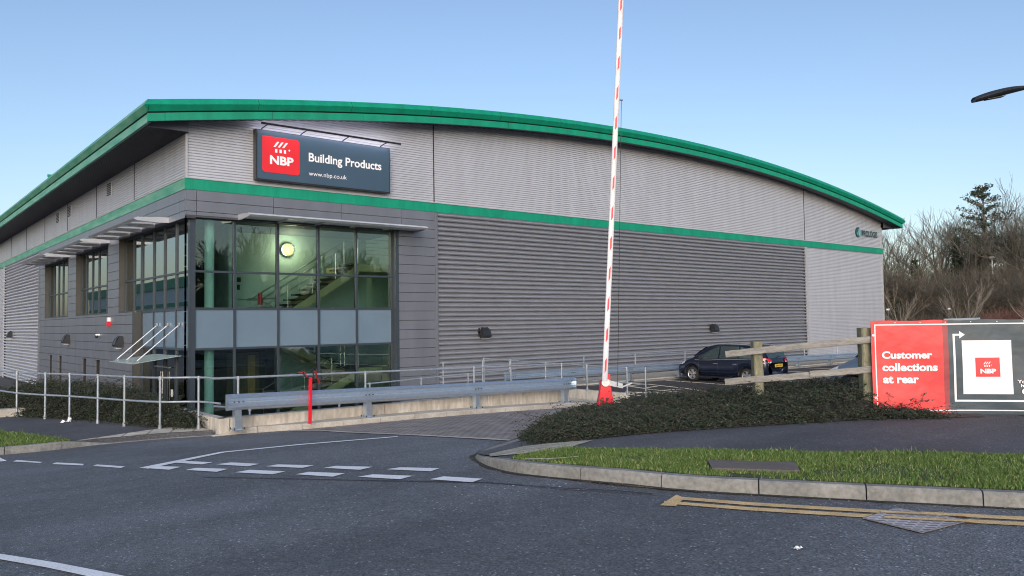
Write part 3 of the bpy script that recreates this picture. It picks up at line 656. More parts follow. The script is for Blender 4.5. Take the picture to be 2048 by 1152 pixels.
# entrance door
b = MB()
for u in (1.66, 2.88, 2.92, 4.14): fbox(b, lf_, u-.035, u+.035, -GS-.08, -GS+.05, ZF, .62)
fbox(b, lf_, 1.62, 4.18, -GS-.08, -GS+.05, .58, .66)
for u in (2.27, 3.53): fbox(b, lf_, u-.57, u+.57, -GS-.06, -GS+.03, ZF, ZF+.12)
dr = b.build('entrance_door', M['frame'], WH)
q = MB(); fbox(q, lf_, 1.64, 4.16, -GS-.02, -GS-.01, ZF, .60); fbox(q, lf_, 1.64, 4.16, -GS-.02, -GS-.01, .64, .87); q.build('pane', M['glass_side'], dr)
for u in (2.80, 3.0): q = MB(); q.tube([lf_(u, -GS+.1, -.9), lf_(u, -GS+.1, .1)], .016); q.build('handle', M['steel'], dr)
q = MB(); fbox(q, lf_, 2.05, 2.22, -GS-.005, -GS+.004, -.72, -.48); fbox(q, lf_, 3.3, 3.47, -GS-.005, -GS+.004, -.72, -.48); q.build('door_notice', M['white'], dr)
q = MB(); fbox(q, lf_, 2.1, 3.7, -GS+.05, -GS+.12, .24, .28); q.build('closer_bar', M['steel'], dr)
# entrance canopy
cn = MB(); cn.prism([(.96, .0), (3.95, .0), (3.95, -.012), (.96, -.012)], (.17, 0, .68), (0, 1, 0), (0, 0, 1), (-1.47, 0, -.2)); 
cgl = pm('frosted_canopy_glass', (.50, .62, .57), .25, 0, .1, 2); cgl.node_tree.nodes['Principled BSDF'].inputs['Alpha'].default_value = .72
cn = cn.build('entrance_canopy', cgl, WH)
for y in (3.71, 2.48, 1.23):
    q = MB(); q.tube([(.2, y, 1.7), (-1.10, y, .56)], .018); q.build('tie_rod', M['nosing'], cn)
q = MB()
for y in (3.71, 2.48, 1.23): q.box((-1.15, y-.03, .50), (-1.05, y+.03, .56)); q.box((.14, y-.04, 1.66), (.2, y+.04, 1.76))
q.build('rod_bracket', M['steel'], cn)
# sunshades
def sunshade(fn, u0, u1, z, dd, nb=14, closed=False):
    b = MB()
    for k in range(nb):    # louvre blades along u
        o = .16+(dd-.24)*k/(nb-1); zz = z+.05-.03*o
        A, B_ = fn(u0+.03, o, zz), fn(u1-.03, o, zz)
        p = [fn(u0+.03, o-.040, zz+.012), fn(u0+.03, o+.040, zz-.028), fn(u1-.03, o+.040, zz-.028), fn(u1-.03, o-.040, zz+.012)]
        p += [(x, y, c+.008) for x, y, c in p]; b.add(p, [(0, 1, 2, 3), (4, 7, 6, 5), (0, 4, 5, 1), (1, 5, 6, 2), (2, 6, 7, 3), (3, 7, 4, 0)])
    root = b.build('sunshade', M['alu'], WH)
    n = max(2, int(round((u1-u0)/1.5)))
    for i in range(n+1):
        q = MB()
        u = u0+(u1-u0)*i/n; wd = .03 if 0 < i < n else .02
        prof = [(.0, -.07), (.0, .10), (.3, .10), (dd-.1, .06), (dd+.04, .0), (dd-.08, -.05), (.35, -.09)]
        f = [fn(u-wd/2, o, z+h) for o, h in prof]; g = [fn(u+wd/2, o, z+h) for o, h in prof]; m_ = len(prof)
        q.add(f+g, [tuple(range(m_)), tuple(range(m_, 2*m_))[::-1]]+[(k, (k+1) % m_, m_+(k+1) % m_, m_+k) for k in range(m_)])
        q.build('support_fin', M['alu'], root)
    q = MB(); prof = [(dd-.08, -.055), (dd+.05, .0), (dd-.10, .07), (dd-.12, .06)]
    f = [fn(u0, o, z+h) for o, h in prof]; g = [fn(u1, o, z+h) for o, h in prof]
    q.add(f+g, [(0, 1, 2, 3), (7, 6, 5, 4)]+[(k, (k+1) % 4, 4+(k+1) % 4, 4+k) for k in range(4)])
    if closed: fbox(q, fn, u0, u1, .05, dd-.1, z-.02, z+.0)
    q.build('nosing', M['nosing'], root)
sunshade(fr_, 1.66, 8.47, 5.18, 1.0, 8, True)
sunshade(lf_, 1.62, 8.1, 5.14, 1.1); sunshade(lf_, 9.5, 15.9, 5.14, 1.1); sunshade(lf_, 17.3, 23.7, 5.14, 1.1)
# louvred vents in the upper side wall
for y in (9.7, 17.5, 20.3):
    b = MB(); fbox(b, lf_, y-.35, y+.35, 0, .03, 7.0, 7.6); fo = b.build('wall_vent', M['clad'], WH)
    q = MB()
    for k in range(7):
        z = 7.06+k*.075; q.add([lf_(y-.3, .035, z), lf_(y+.3, .035, z), lf_(y+.3, .075, z+.02), lf_(y-.3, .075, z+.02), lf_(y-.3, .035, z+.035), lf_(y+.3, .035, z+.035)], [(0, 1, 2, 3), (3, 2, 5, 4), (0, 4, 5, 1)])
    q.build('louvre_blade', M['joint'], fo)
# interior ----------------------------------------------
b = MB(); b.box((.4, .45, ZF+.001), (9.3, 9, ZF+.03)); b.box((.4, 3.6, 1.3), (9.3, 24.9, 1.62)); b.box((.42, .45, 1.3), (2.9, 3.6, 1.62)); b.box((.42, .42, 5.25), (9.3, 24.9, 5.4)); b.build('floor_slab', M['grey_in'], WH)
b = MB(); b.box((2.6, 4.6, 1.62), (9.3, 4.7, 5.25)); b.box((9.0, .5, ZF), (9.3, 4.6, 5.25)); b.build('interior_wall', M['cream'], WH)
b = MB(); b.box((4.9, 4.6, ZF), (9.3, 4.7, 1.3)); b.box((2.3, 2.6, 1.62), (2.6, 4.7, 5.25)); b.build('interior_wall', pm('green_grey_wall', (.36, .47, .44), .8), WH)
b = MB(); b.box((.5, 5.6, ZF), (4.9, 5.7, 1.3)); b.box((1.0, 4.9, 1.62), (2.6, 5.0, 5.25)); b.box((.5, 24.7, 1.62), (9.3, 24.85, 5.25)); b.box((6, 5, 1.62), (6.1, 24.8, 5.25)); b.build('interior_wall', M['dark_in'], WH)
for (x, y, r_) in ((1.05, .95, .155), (8.05, .75, .155)):
    q = MB(); q.tube([(x, y, ZF), (x, y, 5.25)], r_, 24); o = q.build('column', M['mint'], WH, smooth=False)
b = MB(); b.box((1.45, 4.82, 1.62), (1.78, 4.9, 3.75)); b.build('interior_door', M['oak'], WH)
b = MB(); b.box((3.3, 5.5, ZF), (4.6, 5.6, .55)); dq = b.build('interior_door', pm('brown_door', (.16, .12, .05), .6), WH)
q = MB(); q.box((4.12, 5.46, ZF+.3), (4.42, 5.497, .45)); q.build('door_panel', M['oak'], dq)
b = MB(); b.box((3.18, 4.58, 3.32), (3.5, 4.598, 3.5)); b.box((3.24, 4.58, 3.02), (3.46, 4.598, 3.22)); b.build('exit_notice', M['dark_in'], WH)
b = MB(); b.tube([(2.9, 1.2, 2.35), (2.9, 1.2, 2.75)], .07, 10); b.build('fire_extinguisher', M['red'], WH)
def flight(b_, bt, x0, z0, x1, z1, y0, y1, n):
    for k in range(n):
        xa = x0+(x1-x0)*k/n; xb = x0+(x1-x0)*(k+1)/n; z = z0+(z1-z0)*(k+1)/n
        bt.box((min(xa, xb)-.02, y0, z-.06), (max(xa, xb)+.02, y1, z))
    for y in (y0-.05, y1):
        b_.add([(x0, y, z0-.05), (x1, y, z1-.05), (x1, y, z1-.38), (x0, y, z0-.38), (x0, y+.05, z0-.05), (x1, y+.05, z1-.05), (x1, y+.05, z1-.38), (x0, y+.05, z0-.38)], [(0,1,2,3),(7,6,5,4),(0,4,5,1),(3,2,6,7),(1,5,6,2),(0,3,7,4)])
    b_.add([(x0, y0, z0-.30), (x1, y0, z1-.30), (x1, y1, z1-.30), (x0, y1, z0-.30)], [(0, 1, 2, 3)])
st = MB(); tr_ = MB(); rl = MB()
for zb in (ZF, 1.62):
    zm = zb+1.63; zt = zb+3.27 if zb < 0 else zb+3.1
    if zb > 0:
        zm = 3.95; flight(st, tr_, 3.1, zb, 6.9, zm, 1.5, 2.6, 12); st.box((6.9, 1.45, zm-.3), (8.9, 4.15, zm-.02)); a_ = Vector((6.9, 0, zm)); c_ = Vector((3.1, 0, zb))
        for y in (1.5, 2.62):
            for h in (.95, .65, .38): rl.tube([(2.6, y, zb+h), (3.1, y, zb+h), (6.9, y, zm+h), (8.4, y, zm+h)], .02 if h == .95 else .011, 6)
            for t_ in (0, .25, .5, .75, 1): x = 3.1+3.8*t_; z = zb+(zm-zb)*t_; rl.tube([(x, y, z), (x, y, z+.95)], .018, 6)
        continue
    flight(st, tr_, 3.6, zb, 6.9, zm, 1.5, 2.6, 9); flight(st, tr_, 6.9, zm, 3.6, zt, 3.0, 4.1, 9)
    st.box((6.9, 1.45, zm-.3), (8.3, 4.15, zm-.02)); tr_.box((6.9, 1.45, zm-.02), (8.3, 4.15, zm))
    for y in (1.5, 2.62, 2.98):
        up = y < 2.8; a = (3.6, zb) if up else (3.6, zt); c = (6.9, zm)
        for h in (.95, .65, .38): rl.tube([(a[0]-.5, y, a[1]+h), (a[0], y, a[1]+h), (c[0], y, c[1]+h), (c[0]+.3, y, c[1]+h)], .022 if h == .95 else .011, 6)
        for t_ in (0, .33, .66, 1): x = a[0]+(c[0]-a[0])*t_; z = a[1]+(c[1]-a[1])*t_; rl.tube([(x, y, z), (x, y, z+.95)], .018, 6)
    for x in (6.9, 8.2): rl.tube([(x, 1.5, zm), (x, 1.5, zm+.95)], .018, 6)
    for h in (.95, .65, .38): rl.tube([(6.9, 1.5, zm+h), (8.2, 1.5, zm+h)], .015, 6)
for h in (.95, .65, .38): rl.tube([(2.9, 1.3, 1.62+h), (3.6, 1.3, 1.62+h)], .015, 6)
stp = st.build('staircase', M['stair'], WH); tr_.build('stair_tread', M['tread'], stp); rl.build('stair_rail', M['steel'], stp)
# lit round wall lamp inside
lx, ly, lz = 5.38, 4.55, 4.66
b = MB(); b.tube([(lx, ly-.08, lz), (lx, ly+.04, lz)], .27, 28); lo = b.build('stair_lamp', M['steel'], WH)
q = MB(); q.tube([(lx, ly-.10, lz), (lx, ly-.075, lz)], .235, 28); q.build('lamp_diffuser', M['lampglow'], lo)
pl_ = bpy.data.lights.new('stair_lamp_light', 'POINT'); pl_.energy = 24; pl_.color = (1, .86, .55); pl_.shadow_soft_size = .22
po = bpy.data.objects.new('stair_lamp_light', pl_); po.location = (lx, ly-.35, lz); link(po, lo)

# ------------------------------------------------------------------ sign on the façade
sg = thing('sign_board', 'wide dark blue sign board with red logo square on the front of the warehouse', 'sign', (2.15, 0, 6.47))
def rel(o, root):    # bake world-space mesh into the thing's local space
    mt_ = Matrix.Rotation(-root.rotation_euler.z, 4, 'Z') @ Matrix.Translation(-root.location)
    for ch in root.children:
        for x in [ch]+list(ch.children):
            if x.type == 'MESH': x.data.transform(mt_)
b = MB(); b.box((2.15, -.28, 6.47), (7.28, -.07, 8.17)); b.build('sign_case', M['black'], sg)
b = MB(); b.box((2.20, -.30, 6.51), (7.24, -.281, 8.14)); b.build('sign_face', M['navy'], sg)
O = (2.20, -.300, 6.51); U = (1, 0, 0); V = (0, 0, 1)
flat('logo_square', [rrect(.16, .235, 1.33, 1.22, .12, (1, 1, 1, 0))], O, U, V, M['red'], sg, .012)
flat('logo_emblem', [[(a, c) for a, c in p] for p in roof_logo(.54, .93, .62)], O, U, V, M['white'], sg, .02)
lettering('logo_lettering', 'NBP', Vector(O)+Vector((.42, 0, .52)), U, V, .84, .30, M['white'], sg, .04, .022)
lettering('sign_lettering', 'Building Products', Vector(O)+Vector((1.82, 0, .68)), U, V, 2.88, .40, M['white'], sg, .022, .012)
lettering('web_lettering', 'www.nbp.co.uk', Vector(O)+Vector((1.82, 0, .235)), U, V, 1.46, .20, M['white'], sg, .0, .012)
lb = MB(); lb.tube([(2.2, -.62, 8.30), (7.55, -.62, 8.30)], .035, 10)
for x in (2.35, 3.75, 5.35, 6.9): lb.tube([(x, -.2, 8.17), (x+.05, -.3, 8.24), (x+.1, -.62, 8.30)], .018, 6)
lb = lb.build('light_bar', M['black'], sg)
q = MB(); q.box((2.3, -.588, 8.275), (7.4, -.582, 8.315)); q.build('light_strip', M['signglow'], lb)
rel(None, sg)
# developer letter sign at the far end
pg = thing('letter_sign', 'small green globe and letters high on the far end of the front wall', 'sign', (42.9, 0, 7.0))
O = (42.9, -.02, 6.95)
b = MB(); b.prism([(.34+.32*math.cos(R(a)), .30+.34*math.sin(R(a))) for a in range(0, 360, 20)], (42.9, -.02, 6.95), (1, 0, 0), (0, 0, 1), (0, -.06, 0)); b.build('globe', pm('teal_globe', (.01, .07, .08), .4), pg)
flat('globe_light', [[(.30, .35), (.42, .62), (.60, .50), (.62, .25), (.5, .0), (.36, .12)], [(.12, .22), (.2, .12), (.3, .1), (.24, .3)]], O, (1, 0, 0), (0, 0, 1), pm('pale_teal', (.16, .38, .40), .4), pg, .07)
lettering('letters', 'PROLOGIS', Vector(O)+Vector((.82, 0, .06)), (1, 0, 0), (0, 0, 1), 2.15, .42, pm('dark_teal_letters', (.004, .05, .05), .5), pg, .03, .06)
rel(None, pg)
# wall lights
def wall_light(fn, u, z, label):
    p = fn(u, 0, z); t = thing('wall_light', label, 'wall light', p, 0 if fn is fr_ else -math.pi/2, 'black bulkhead lights on the walls')
    b = MB()   # local: x along wall, -y outwards
    pf = [(0, .20), (-.10, .22), (-.22, .10), (-.30, -.12), (-.26, -.17), (-.05, -.20), (0, -.2)]
    for sx in (1,):
        n = len(pf); L_ = [(-.13 if zz > .1 else -.19, yy, zz) for yy, zz in pf]; Rr = [(-x, yy, zz) for x, yy, zz in L_]
        b.add([(x, y-.07, z_) for x, y, z_ in L_+Rr], [tuple(range(n)), tuple(range(n, 2*n))[::-1]]+[(i, (i+1) % n, n+(i+1) % n, n+i) for i in range(n)])
    b.build('housing', M['black'], t, bevel=.012)
    b = MB(); b.box((-.27, -.09, -.16), (-.19, -.075, .2)); b.box((-.27, -.09, -.02), (.1, -.02, .05)); b.build('bracket', M['black'], t)
    b = MB(); b.box((-.13, -.30, -.255), (.13, -.1, -.243)); b.build('lens', M['lampwhite'], t)
    return t
wall_light(fr_, 11.75, 1.2, 'black wedge light on the ribbed front wall, nearest the office')
wall_light(fr_, 27.1, 1.15, 'black wedge light on the ribbed front wall, above the parked blue car')
wall_light(lf_, 7.4, 1.08, 'black wedge light on grey panels, beside the glass entrance canopy')
wall_light(lf_, 17.1, 1.12, 'black wedge light on grey panels, above the slot windows')
wall_light(lf_, 34.7, 1.3, 'black wedge light on the silver ribbed side wall at the far left')
t = thing('alarm_box', 'white and red alarm siren box on the grey side wall', 'alarm', lf_(9.38, 0, 1.88), -math.pi/2)
b = MB(); b.prism([(-.1, .16), (.1, .16), (.13, .0), (-.13, .0)], (0, -.045, 0), (1, 0, 0), (0, 0, 1), (0, -.09, 0)); b.build('cover', M['white'], t)
b = MB(); b.prism([(-.13, -.002), (.13, -.002), (.10, -.2), (-.10, -.2)], (0, -.045, 0), (1, 0, 0), (0, 0, 1), (0, -.1, 0)); b.build('siren', M['red'], t)
t = thing('security_camera', 'small white dome security camera on the grey side wall', 'camera', lf_(11.05, 0, 1.31), -math.pi/2)
b = MB(); b.tube([(0, -.045, .02), (0, -.2, .02)], .05, 10); b.tube([(0, -.16, .02), (0, -.18, -.0)], .06, 10); b.build('mount', M['white'], t)
b = MB(); b.tube([(0, -.17, .0), (0, -.17, -.07), (0, -.17, -.11)], [.07, .065, .03], 12); b.build('dome', M['black'], t)

# ================================================================== RETAINING WALL, CRASH BARRIERS, RAILINGS
rw = thing('retaining_wall', 'low stained concrete retaining wall behind the near crash barrier', 'retaining wall', (-2.3, -9.5, -1.65))
zt = lambda x: -.265
def wseg(a, b_, w_=.22, z0=-1.75, zt_=-.265, o=0):
    m = MB(); a = Vector((*a, 0)); c = Vector((*b_, 0)); d = (c-a).normalized(); n = Vector((-d.y, d.x, 0))*w_
    m.obox(a+Vector((0, 0, z0)), (c-a), n, (0, 0, zt_-z0)); return m
for a, c in (((-2.30, -9.5), (1.55, -9.5)), ((1.57, -9.5), (4.6, -9.5)), ((4.62, -9.5), (7.5, -9.5))):
    wseg(a, c).build('wall_panel', M['wallc'], rw, bevel=.012)
wseg((-2.32, -9.53), (-2.32, -5.2), -.22).build('wall_panel', M['wallc'], rw, bevel=.012)
wseg((-2.32, -5.2), (-2.32, 1.5), -.22, zt_=-.9).build('wall_panel', M['wallc'], rw, bevel=.012)
wseg((7.5, -9.28), (7.5, -3.0), -.2, zt_=-.6).build('wall_panel', M['wallc'], rw, bevel=.012)
rel(None, rw)
lw = thing('low_wall', 'short low concrete wall beyond the red barrier base, at the car park edge', 'wall', (9.4, -9.6, -.8))
m = wseg((9.42, -9.9), (9.42, -3.0), -.18, -1.3, -.52).build('wall_body', M['wallc'], lw, bevel=.01); rel(None, lw)
fk = thing('concrete_plinth', 'long low concrete plinth under the far crash barrier along the warehouse', 'plinth', (9.4, -2.7, -1.1))
MB().box((9.4, -2.75, -1.6), (46.6, -.2, -.93)).build('plinth_body', M['conc'], fk, bevel=.01)
MB().box((9.4, -2.95, -1.6), (60, -2.752, -.98)).build('plinth_kerb', M['kerb'], fk, bevel=.01); rel(None, fk)

def wbeam_profile():
    # (outwards, z) centred; outwards towards the road
    return [(.0, .16), (.006, .155), (.070, .118), (.083, .105), (.083, .085), (.070, .07), (.008, .015), (.0, .0), (.008, -.015), (.070, -.07), (.083, -.085), (.083, -.105), (.070, -.118), (.006, -.155), (.0, -.16)]
def crash_barrier(label, x0, x1, Y, ztop, zg, posts, group, end=True):
    t = thing('crash_barrier', label, 'crash barrier', (x0, Y, zg(x0)), 0, group)
    n = 24; rows = []
    for i in range(n+1):
        x = x0+(x1-x0)*i/n; z = ztop(x)-.155
        rows.append([(x, Y-.09-o, z+h) for o, h in wbeam_profile()])
    m = MB().grid(rows); pr = [[(x, y+.006, z) for x, y, z in r] for r in rows]; m.grid(pr); m.build('beam', M['galv'], t)
    for x in posts:
        z = ztop(x); g = zg(x); q = MB()
        q.box((x-.07, Y-.085, g), (x-.055, Y+.07, z-.02)); q.box((x-.055, Y-.085, g), (x+.06, Y-.075, z-.02)); q.box((x-.055, Y+.06, g), (x+.06, Y+.07, z-.02)); q.box((x-.13, Y-.16, g), (x+.14, Y+.13, g+.015))
        po = q.build('post', M['galv'], t)
        q = MB()
        for dx, dy in ((-.1, -.13), (.1, -.13), (-.1, .1), (.1, .1)): q.tube([(x+dx, Y+dy, g+.015), (x+dx, Y+dy, g+.05)], .013, 6)
        for dx, dz in ((-.09, .09), (.09, .09), (-.09, -.0), (.09, -.0), (0, -.0)): q.tube([(x+dx, Y-.09, ztop(x)-.155+dz), (x+dx, Y-.117, ztop(x)-.155+dz)], .012, 6)
        q.build('bolt', M['joint'], po)
    if end:
        for xe, s_ in ((x0, -1), (x1, 1)):
            z = ztop(xe)-.155; q = MB()
            q.grid([[(xe+s_*a, Y-.09-o*1.15-.006, z+h) for o, h in wbeam_profile()] for a in (-.03, .11)]); q.add([(xe+s_*.11, Y-.19, z-.16), (xe+s_*.11, Y-.07, z-.16), (xe+s_*.11, Y-.07, z+.16), (xe+s_*.11, Y-.19, z+.16)], [(0, 1, 2, 3)])
            q.build('end_cap', M['galv'], t)
    rel(None, t); return t
crash_barrier('long galvanised crash barrier in front of the low concrete wall, nearest the road', -2.2, 7.2, -9.80, lambda x: .245-.021*(x+2.3), lambda x: T(x, -10)+.117, [-2.05, .92, 4.0, 7.02], 'galvanised crash barriers')
crash_barrier('long galvanised crash barrier beyond the car park, behind the parked blue car', 10.6, 46.2, -2.85, lambda x: -.24-.0075*(x-10), lambda x: -.95, [10.9, 14, 17.4, 20.7, 24, 27.3, 30.6, 33.9, 37.2, 40.5, 43.8, 46], 'galvanised crash barriers')

def railing(label, rails, posts, group='tubular steel handrails', name='handrail'):
    t = thing(name, label, 'railing', tuple(posts[0][0]), 0, group)
    for P, r_ in rails: MB().tube(P, r_, 10).build('rail', M['rail'], t)
    for a, b_ in posts:
        q = MB(); q.tube([a, b_], .024, 10)
        for f in (0.0,):
            z = b_[2]; q.tube([(b_[0], b_[1], z-.05), (b_[0], b_[1], z+.03)], .034, 10)
        q.tube([(a[0], a[1], a[2]), (a[0], a[1], a[2]+.10)], .036, 10)
        q.build('post', M['rail'], t)
    rel(None, t); return t
# left footpath railing
pl = [(-2.36, -9.7), (-2.53, -8.94), (-3.12, -8.35), (-3.55, -7.3), (-3.85, -6.3), (-4.2, -5.2), (-4.55, -4.35), (-4.95, -3.1), (-5.2, -1.5)]
zz = lambda x, y: T(x, y)+.1
top = [(x, y, zz(x, y)+1.06) for x, y in pl]; mid = [(x, y, zz(x, y)+.56) for x, y in pl]
railing('curved two-rail railing along the left footpath, in front of the dark hedge', [(smooth_line(top, 4), .022), (smooth_line(mid, 4), .022)], [((x, y, zz(x, y)-.02), (x, y, zz(x, y)+1.06)) for x, y in pl[1:]])
# handrail carried above the near crash barrier
hp = [-2.0, .92, 4.0, 7.02]; f1 = lambda x: .565-.0135*(x+2.3)
t = railing('single handrail fixed above the near crash barrier', [([(-2.55, -9.72, f1(-2.55)), (.9, -9.72, f1(.9)), (4, -9.72, f1(4)), (7.9, -9.72, f1(7.9))], .024)], [((x, -9.72, -.1), (x, -9.72, f1(x))) for x in hp])
# handrail above the far crash barrier
f2 = lambda x: .22-.0075*(x-10)
railing('long handrail above the far crash barrier, in front of the ribbed wall', [([(9.9, -2.75, f2(9.9)), (28, -2.75, f2(28)), (46.2, -2.75, f2(46))], .024)], [((x, -2.75, -.7), (x, -2.75, f2(x))) for x in (10.9, 14.8, 17.9, 21.3, 24.6, 28, 31.5, 35, 38.5, 42, 45.8)])
# ramp rails beside the low wall and down into the forecourt
railing('two-rail railing on the low wall behind the red barrier base', [([(9.42, -10.0, .22), (9.42, -6.5, .26), (9.42, -3.1, .32)], .022), ([(9.42, -10.0, -.22), (9.42, -3.1, -.16)], .018), ([(9.42, -10.0, -.02-.2), (9.95, -10.15, -.28)], .02)], [((9.42, y, -.54), (9.42, y, .22+(y+10)*.0145)) for y in (-9.95, -8.3, -6.4, -4.6, -3.1)]+[((10.0, -10.15, -.86), (10.0, -10.15, .2))])
railing('nearly level railing along the ramp behind the near crash barrier', [([(9.3, -5.0, .02), (3.6, -5.0, -.14)], .022), ([(9.3, -5.0, -.45), (3.6, -5.0, -.6)], .018)], [((x, -5.0, -1.3), (x, -5.0, .02-.028*(9.3-x))) for x in (9.1, 7.3, 5.5, 3.7)])
railing('short high railing at the top of the ramp, close to the ribbed wall', [([(9.2, -3.3, .27), (7.4, -3.3, .25)], .022), ([(9.2, -3.3, -.15), (7.4, -3.3, -.18)], .018)], [((x, -3.3, -.8), (x, -3.3, .26)) for x in (9.2, 7.5)])
railing('low level handrail in the sunken forecourt, seen under the near crash barrier', [([(-2.0, -8.3, -.12), (-1.2, -8.3, -.24), (6.8, -8.3, -.42)], .022), ([(-1.2, -8.3, -.8), (6.8, -8.3, -1.0)], .018)], [((x, -8.3, -1.65), (x, -8.3, -.24-.022*(x+1.2))) for x in (-1.2, 1.0, 3.2, 5.2, 6.7)])
# ramp slab in the forecourt
t = thing('access_ramp', 'concrete access ramp sloping down inside the sunken forecourt', 'ramp', (1.2, -4.9, -1.65))
m = MB(); m.prism([(1.2, -1.66), (7.5, -1.66), (7.5, -.80), (7.2, -.80)], (0, -4.9, 0), (1, 0, 0), (0, 0, 1), (0, 1.5, 0)); m.build('ramp_slab', M['conc'], t); rel(None, t)

# ================================================================== GATE BARRIER
gb = thing('barrier_gate', 'raised white boom with red marks on a red cabinet', 'barrier', (4.35, -13.9, -.53))
vx = Vector((Rv.x, Rv.y, 0)).normalized(); vy = Vector((-vx.y, vx.x, 0))      # cabinet faces the approaching road
Bp = Vector((4.38, -13.88, 0))
def BP(a, d, z): return tuple(Bp+vx*a+vy*d+Vector((0, 0, z)))
m = MB(); prof = [(-.27, -.58), (-.235, -.30), (-.17, -.12), (-.125, .06), (-.10, .33), (.115, .33), (.13, .06), (.17, -.12), (.235, -.30), (.27, -.58)]
m.prism(prof, Bp+vy*-.14, vx, (0, 0, 1), vy*.28); m.build('cabinet', M['red_paint'], gb, bevel=.008)
m = MB(); m.prism([(.005, .26), (.115, .26), (.115, .47), (.005, .50)], Bp+vy*-.02, vx, (0, 0, 1), vy*.06); m.build('upright_plate', M['red_paint'], gb)
m = MB(); m.tube([BP(-.005, -.20, .30), BP(-.005, -.145, .30)], .085, 24); m.tube([BP(-.005, -.225, .30), BP(-.005, -.20, .30)], .03, 10); m.build('pivot_hub', M['alu'], gb)
m = MB(); m.prism([(.06, .235), (.36, .17), (.36, .27), (.06, .35)], Bp+vy*-.19, vx, (0, 0, 1), vy*.04); m.build('counterweight_arm', M['rail'], gb)
m = MB(); m.bar(BP(.36, -.17, .205), BP(.55, -.17, .28), .02, .03); m.build('lever_handle', M['rail'], gb)
b0 = Vector(BP(-.03, -.24, .34)); bd = (vx*.0625+Vector((0, 0, 1))+vy*0).normalized(); bside = vx-bd*vx.dot(bd); bside.normalize()
m = MB(); sec = []
for k in range(16):
    a = 2*math.pi*k/16; sec.append((bside*math.cos(a)*.058+vy*math.sin(a)*.03))
m.grid([[b0+bd*L+s_ for s_ in sec+[sec[0]]] for L in (0, 2.4, 4.8, 7.2, 9.2)]); m.f.append(tuple(range(16))); bo = m.build('boom', M['boomw'], gb, smooth=True)
m = MB()
for k in range(14):
    L0 = .16+.648*k; y_ = -.0335
    pts_ = [(-.012, 0), (.026, .07), (.026, .33), (-.012, .26)]
    m.prism([(a-.004, c) for a, c in pts_], b0+bd*L0+vy*y_, bside, bd, vy*.003)
m.build('red_marker', M['stripe'], bo)
m = MB(); m.tube([b0+bside*.27+Vector((0, 0, -.1)), b0+bd*6.0+bside*.10], .006, 6); m.build('tension_cable', M['black'], gb)
m = MB(); m.tube([b0+bd*6.02+bside*.06+vy*.0, b0+bd*6.02+bside*.13], .022, 8); m.build('cable_bracket', M['galv'], gb)
m = MB(); m.box((4.05, -14.2, -.62), (4.75, -13.6, -.50)); m.build('base_slab', M['conc'], gb)
rel(None, gb)
# rest post with straps
rp = thing('boom_rest_post', 'narrow bright red post leaning on the near crash barrier rail', 'post', (-.58, -10.1, -.5))
m = MB(); m.bar((-.60, -10.07, -.47), (-.575, -10.05, .50), .058, .05, (0, 1, 0)); m.build('post_body', M['red_paint'], rp)
m = MB(); m.tube([(-.58, -10.05, .48), (-.66, -10.02, .50), (-.70, -9.95, .60), (-.76, -9.9, .62)], .018, 8); m.tube([(-.57, -10.05, .48), (-.49, -10.02, .49), (-.46, -9.95, .60), (-.42, -9.9, .64)], .018, 8); m.build('cradle', M['joint'], rp)
m = MB()
for x, y, dx in ((-.69, -9.92, .10), (-.44, -9.95, -.05)):
    m.bar((x, y-.06, .64), (x+.03+dx*.4, y-.08, .50), .035, .018); m.bar((x-.02, y-.05, .60), (x-.04-dx*.6, y-.03, .62), .02, .02)
m.bar((-.42, -10.0, .52), (-.33, -9.98, .36), .035, .02)
m.build('red_strap', pm('dark_red_webbing', (.28, .01, .015), .6, 0, .2), rp); rel(None, rp)

# ================================================================== TIMBER FENCE
tf = thing('timber_fence', 'weathered two-rail timber fence ending at the banner', 'fence', (3.43, -18.14, -.1))
def rough_bar(name, a, b_, w_, h_, mt, seed, n=14):
    rnd = random.Random(seed); a, b_ = Vector(a), Vector(b_); d = (b_-a); u = d.normalized(); s_ = u.cross(Vector((0, 0, 1)))
    if s_.length < .3: s_ = Vector((Rv.x, Rv.y, 0))
    s_.normalize(); v = s_.cross(u).normalized(); rows = []
    for i in range(n+1):
        p = a+d*i/n; j = lambda k=.05: 1+rnd.uniform(-k, k); ww, hh = w_/2, h_/2; off = v*rnd.uniform(-.004, .004)
        rows.append([p+off+s_*x*j()+v*y*j() for x, y in ((-ww, -hh*.8), (-ww, hh*.8), (-ww*.8, hh), (ww*.8, hh), (ww, hh*.8), (ww, -hh*.8), (ww*.8, -hh), (-ww*.8, -hh), (-ww, -hh*.8))])
    m = MB().grid(rows); m.f.append(tuple(range(8))[::-1]); e = len(rows)*9-9; m.f.append(tuple(range(e, e+8)))
    return m.build(name, mt, tf)
rough_bar('post', (3.50, -18.22, -.3), (3.50, -18.2, 1.225), .15, .20, M['wood_green'], 1)
rough_bar('post', (4.19, -19.70, -.1), (4.17, -19.70, 1.435), .16, .19, M['wood_green'], 2)
rough_bar('rail', (3.18, -17.82, 1.02), (4.12, -19.86, 1.26), .06, .105, M['wood'], 3, 18)
rough_bar('rail', (3.20, -17.78, .555), (3.80, -19.02, .69), .06, .105, M['wood'], 4, 12)
rough_bar('rail', (3.76, -19.0, .70), (4.22, -20.0, .815), .06, .10, M['wood'], 5, 12)
rel(None, tf)

